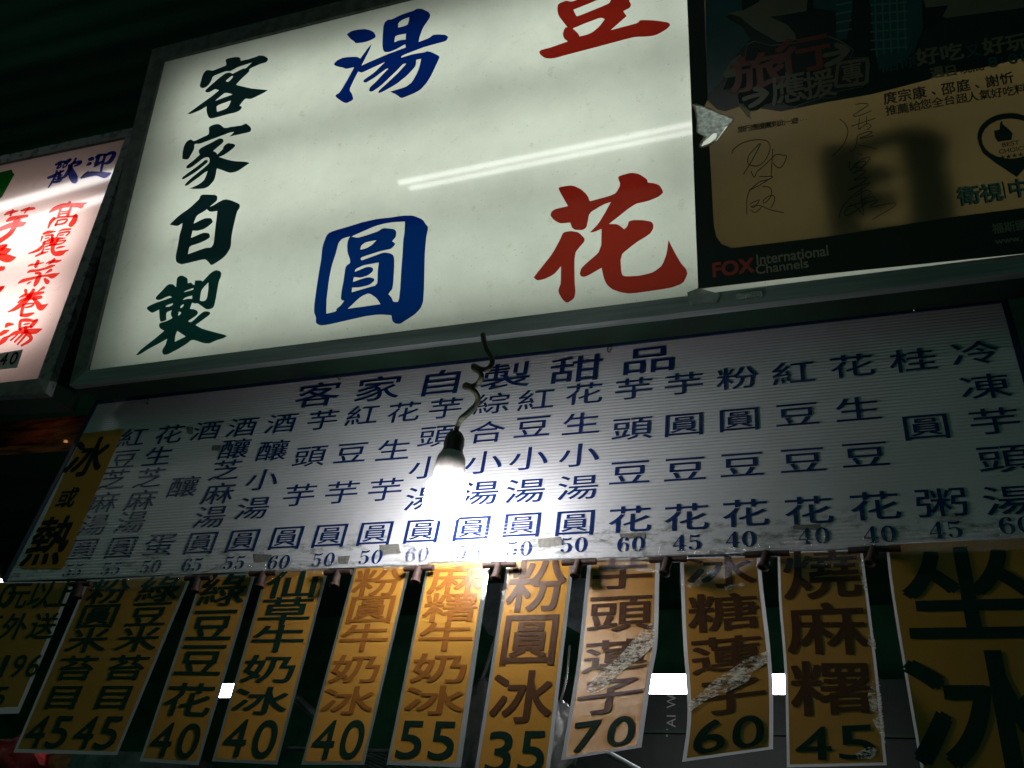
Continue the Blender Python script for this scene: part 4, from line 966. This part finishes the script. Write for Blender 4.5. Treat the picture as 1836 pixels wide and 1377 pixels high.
# badge
ring_o = [(1811 + 60 * math.cos(a), 247 - 43 * math.sin(a) + 5 * math.cos(a) * 0) for a in [math.radians(200 - k * 12) for k in range(0, 19)]]
ring = [(1811 + 59 * math.cos(math.radians(t)), 246 - 43 * math.sin(math.radians(t))) for t in range(-20, 205, 12)] + [(1762, 275), (1785, 293), (1823, 318), (1850, 288)]
ringi = [(1811 + 51 * math.cos(math.radians(t)), 249 - 36 * math.sin(math.radians(t))) for t in range(0, 360, 15)]
flat_loops('badge_ring', [ring, ringi], .0007, M_pphoto)
flat_loops('badge_thumb', [z("895,270 945,260 950,200 965,180 975,215 1020,250 1060,290 1050,350 930,368 905,330", 1600, 180, 4.92)], .0007, M_pphoto)
ptext('badge_lettering', [('BEST', 1812, 258, 32, 8), ('CHOICE', 1816, 269, 52, 8), ('★★★★★', 1819, 279, 56, 8)], M_pinkk, .0009, .01)
SG = ["120,610 130,575 200,520 300,485 400,480 455,495 480,540 470,600 430,680 370,725 310,725 270,700 275,640 310,590 390,515 300,690 228,805",
 "505,570 500,650 490,830", "300,780 330,835 360,780 430,720 500,650 540,620 600,625 635,635 620,690 580,745 540,735 510,700", "380,830 430,830 505,830 470,855 380,880 320,930 285,960 400,900 460,860", "285,960 260,1050 260,1185",
 "410,925 470,930 495,970 480,1030 430,1080 415,1060 460,1020 510,1010 525,1050 490,1125", "290,1090 380,1050 330,1120 300,1110 400,1110 340,1170 300,1150", "400,1110 500,1150 610,1172",
 "1295,145 1350,135 1415,145 1340,200 1270,250 1330,250 1440,205", "1330,280 1320,370 1340,375", "1400,260 1395,330", "1255,350 1350,320 1480,275", "1320,380 1400,330 1440,350 1400,385", "1145,285 1195,330 1220,400 1200,480 1150,560 1070,635",
 "1320,435 1400,405 1450,405 1400,440 1330,465 1390,460 1460,440", "1310,440 1300,520 1270,585 1235,580", "1320,530 1400,545 1490,568", "1330,615 1360,622",
 "1235,690 1230,740 1245,770 1300,700 1380,655 1430,645 1400,700 1350,740 1270,735 1340,690 1390,690 1340,760 1260,800 1340,770 1390,780 1340,820 1280,865 1390,835 1380,870 1300,920 1220,960 1330,920 1430,890 1350,950 1280,1000 1180,1100 1145,1180 1140,1225",
 "1345,935 1350,1050 1370,1195 1310,1130 1250,1100 1190,1160 1200,1200 1290,1160 1400,1070 1300,1090 1220,1120", "1290,1020 1390,960 1440,990 1330,1060 1450,1020 1480,1035", "1350,1090 1510,1050 1430,1120 1640,1080 1670,1100 1600,1150 1455,1235"]
for grp in (SG[:8], SG[8:]):
    T = Txt()
    for i, s_ in enumerate(grp):
        ribbon(T, [(1290 + a / 5.297, 160 + b_ / 5.297, 1.5) for a, b_ in parse(s_)], lambda x, y, o: Q(x, y, o), .0007 + i * .00002)
    T.obj('signature', M_pinkk, poster)
tp = flat_loops('torn_tape', [z("130,205 200,185 330,230 400,260 500,280 620,360 720,420 880,440 980,490 990,540 900,640 820,670 740,790 640,930 500,1040 350,1100 275,1105 265,1040 330,950 420,880 340,850 215,780 220,550 190,420 185,280", 1230, 170, 11.475), z("310,1075 370,970 480,880 570,800 640,800 620,900 500,1000", 1230, 170, 11.475)], .0014, M_tape)
flat_loops('torn_tape', [z("1080,180 1180,190 1240,260 1300,340 1340,480 1330,510 1230,410 1120,280", 1230, 170, 11.475)], .0014, M_tape)

# ================================================================== SHOP TUBES over the street (what the signs reflect)
def refl_tube(pl, pa, pb, dist, label, rad=.013, hood=False):
    ends = []
    for px, py in (pa, pb):
        P = pl.world(pl.loc(px, py)); d = (P - EYE).normalized(); r = d - 2 * d.dot(pl.N) * pl.N
        ends.append(P + r * dist)
    m_ = (ends[0] + ends[1]) / 2; d = (ends[1] - ends[0])
    root = empty('shop_tube_light', Matrix.Translation(m_), label, 'fluorescent light', 'tube lights over the street side')
    tube_obj('tube', [-d / 2, d / 2], rad, M_shop, root, 12)
    for s in (-1, 1): tube_obj('end_cap', [d / 2 * s, d / 2 * s * 1.02], rad * 1.05, M_collar, root, 12)
    if hood:  # unseen hood, added to keep tube light off the roof
        h = [Vector((x, y, z)) for z in (.03, .05) for x, y in ((-1, -1), (1, -1), (1, 1), (-1, 1))]
        vs = [d / 2 * 1.03 * v.x + Vector((0, v.y * .05, v.z)) for v in h]
        mesh_obj('light_block_hood', vs, [(3, 2, 1, 0), (4, 5, 6, 7), (0, 1, 5, 4), (1, 2, 6, 5), (2, 3, 7, 6), (3, 0, 4, 7)], M_dark, root)
    return root
refl_tube(SIGN, (715, 328), (1420, 186), 2.2, 'upper street side tube mirrored in the white sign', .0105, True)
refl_tube(SIGN, (735, 338), (1420, 200), 2.2, 'lower street side tube mirrored in the white sign', .0095)
refl_tube(LEFT, (-300, 458), (218, 308), 1.5, 'upper street side tube mirrored in the pink sign', .017, True)
refl_tube(LEFT, (-300, 505), (204, 349), 1.5, 'lower street side tube mirrored in the pink sign', .015)

# ================================================================== BEHIND THE STRIPS
plank = empty('wooden_beam', Matrix.Translation(atY(80, 770, 1.62)), 'varnished orange wooden beam under the pink sign', 'wooden beam')
a = [atY(x, y, 1.62) - atY(80, 770, 1.62) for x, y in ((-160, 812), (170, 790), (182, 742), (-160, 772))]
vs = [v for v in a] + [v + Vector((0, .04, 0)) for v in a]
mesh_obj('beam_face', vs, [(0, 1, 2, 3), (7, 6, 5, 4), (0, 4, 5, 1), (3, 2, 6, 7), (1, 5, 6, 2), (0, 3, 7, 4)], M_wood, plank)
# small unseen warm lamp, set behind the pink light box for the beam's glint
wp = atY(48, 745, 1.545)
wl = empty('unseen_warm_lamp', Matrix.Translation(wp + Vector((0, 0, .012))), 'tiny warm lamp tucked up behind the pink light box', 'lamp')
bm = bmesh.new(); bmesh.ops.create_uvsphere(bm, u_segments=12, v_segments=8, radius=.005)
bm_obj('lamp_globe', bm, emis('warm_lamp', (1, .45, .15), 14), wl)

bd = empty('plastic_bag', Matrix.Translation(atY(856, 1320, 1.45)), 'crumpled milky plastic bag hanging behind the 35 strip', 'plastic bag')
def crumple(nm, rx, rz, ry, mat, parent, seed, off=Vector((0, 0, 0))):
    rnd = random.Random(seed); bm = bmesh.new()
    bmesh.ops.create_icosphere(bm, subdivisions=4, radius=1)
    ph = [rnd.uniform(0, 6) for _ in range(9)]
    for v in bm.verts:
        c_ = v.co; k = 1 + .12 * math.sin(7 * c_.x + ph[0]) * math.sin(6 * c_.z + ph[1]) + .08 * abs(math.sin(13 * c_.x + 5 * c_.z + ph[2])) + .06 * abs(math.sin(17 * c_.z - 9 * c_.y + ph[3]))
        v.co = Vector((c_.x * rx * k, c_.y * ry * k, c_.z * rz * k)) + off
    return bm_obj(nm, bm, mat, parent)
crumple('bag_body', .045, .085, .02, M_bag, bd, 3)
tube_obj('bag_handle', smooth_path([(-.01, 0, .07), (.004, 0, .13), (.012, 0, .19), (.008, 0, .26)], 5), .003, M_bag, bd, 6)
rb = empty('red_bag', Matrix.Translation(atY(18, 1372, 1.75)), 'bulging red plastic bag at the lower left corner', 'plastic bag')
crumple('bag_body', .085, .055, .05, M_redbag, rb, 5)
tb = empty('tan_bundle', Matrix.Translation(atY(108, 1392, 1.80)), 'tan wrapped bundle beside the red bag', 'bundle')
crumple('bundle_body', .075, .05, .04, M_tan, tb, 8)
mc = empty('steel_cabinet', Matrix.Translation(atY(260, 1420, 1.75)), 'grey steel cabinet with a paper tag under the two-column strip', 'cabinet')
box('cabinet_body', -.13, .16, -.10, .30, -.5, .055, M_steel, mc)
box('paper_tag', -.055, -.015, -.106, -.1015, -.03, .012, pbr('tag_paper', (.35, .4, .42), .6), mc)
lamp_w = (.9, .95, 1)
# cabinet / crates to the right, in the gaps
cr = empty('dark_crate', Matrix.Translation(atY(1203, 1300, 2.05)), 'dark crate with faint pale sideways lettering between the 70 and 60 strips', 'crate')
box('crate_body', -.30, .75, -.0, .35, -.35, .10, pbr('dark_green_crate', (.004, .014, .009), .6), cr)
T = Txt(); 
for i, ch in enumerate('TAIWAN'):
    vs, fs, bb = glyph(ch, .0)
    T.raw([( -(y - .35) * .028 , (x + i * .72) * .028 - .025) for x, y, _ in vs], fs, lambda x, y: (x, -.001, y))
o = T.obj('crate_lettering', pbr('pale_print', (.35, .38, .36), .6), cr)
for z_ in (-.02, -.13, -.24): box('crate_ledge', -.30, .75, -.012, -.0005, z_, z_ + .006, M_dark, cr)
mb = empty('metal_bracket', Matrix.Translation(atY(1035, 1110, 1.55)), 'slanting grey metal bracket plate behind the gap left of the 70 strip', 'bracket')
mesh_obj('bracket_plate', [Vector(v) for v in [(-.04, 0, .07), (.07, 0, .09), (.07, 0, -.06), (-.04, 0, .0), (-.04, .004, .07), (.07, .004, .09), (.07, .004, -.06), (-.04, .004, .0)]], [(0, 3, 2, 1), (4, 5, 6, 7), (0, 1, 5, 4), (1, 2, 6, 5), (2, 3, 7, 6), (3, 0, 4, 7)], M_steel, mb)
mb2 = empty('metal_bracket', Matrix.Translation(atY(862, 1100, 1.55)), 'grey metal bracket plate behind the gap right of the 55 strip', 'bracket')
mesh_obj('bracket_plate', [Vector(v) for v in [(-.05, 0, .06), (.05, 0, .06), (.05, 0, -.05), (.02, 0, -.04), (-.05, .004, .06), (.05, .004, .06), (.05, .004, -.05), (.02, .004, -.04)]], [(0, 3, 2, 1), (4, 5, 6, 7), (0, 1, 5, 4), (1, 2, 6, 5), (2, 3, 7, 6), (3, 0, 4, 7)], M_steel, mb2)

ll = empty('bare_lamp', Matrix.Translation(atY(-3, 1043, 1.75)), 'tiny bright bare lamp at the left edge below the menu board', 'lamp')
bm = bmesh.new(); bmesh.ops.create_uvsphere(bm, u_segments=14, v_segments=10, radius=.013); bmesh.ops.scale(bm, vec=(1.4, 1, .6), verts=bm.verts)
bm_obj('lamp_globe', bm, emis('lit_lamp_globe', (1, .97, .95), 6), ll)
tube_obj('lamp_stem', [(0, 0, .008), (-.006, 0, .03), (-.02, 0, .05)], .003, M_dark, ll, 8)

def rod(pa, pb, Y, r, label, mat=None):
    a, b_ = atY(*pa, Y), atY(*pb, Y); m_ = (a + b_) / 2
    root = empty('steel_rod', Matrix.Translation(m_), label, 'rod', 'rods inside the stall')
    tube_obj('rod_bar', [a - m_, b_ - m_], r, mat or M_steel, root, 10)
    tube_obj('rod_ferrule', [(b_ - m_) * .93, (b_ - m_) * .99], r * 1.4, M_rust, root, 10)
rod((505, 1228), (620, 1330), 1.66, .008, 'slanting grey rod behind the grass jelly strip')
rod((1090, 1350), (1180, 1400), 1.60, .005, 'slanting thin rod under the curling glossy strip')
b2 = empty('plastic_bag', Matrix.Translation(atY(1002, 1330, 1.50)), 'small milky plastic bag hanging between the tapioca ice strip and the creased strip', 'plastic bag')
crumple('bag_body', .03, .06, .015, M_bag, b2, 11)
tube_obj('bag_handle', smooth_path([(-.006, 0, .05), (.004, 0, .10), (.006, 0, .16)], 5), .0022, M_bag, b2, 6)
sh = empty('wire_shelf', Matrix.Translation(atY(680, 1345, 1.70)), 'dark wire shelf seen low between the two brown-lettered strips', 'shelf')
for k in range(16): tube_obj('shelf_wire', [(-.16 + k * .02, 0, 0), (-.10 + k * .02, .18, .0)], .0022, M_steel, sh, 6)
tube_obj('shelf_edge', [(-.2, -.003, -.002), (.2, -.003, -.002)], .004, M_steel, sh, 8)
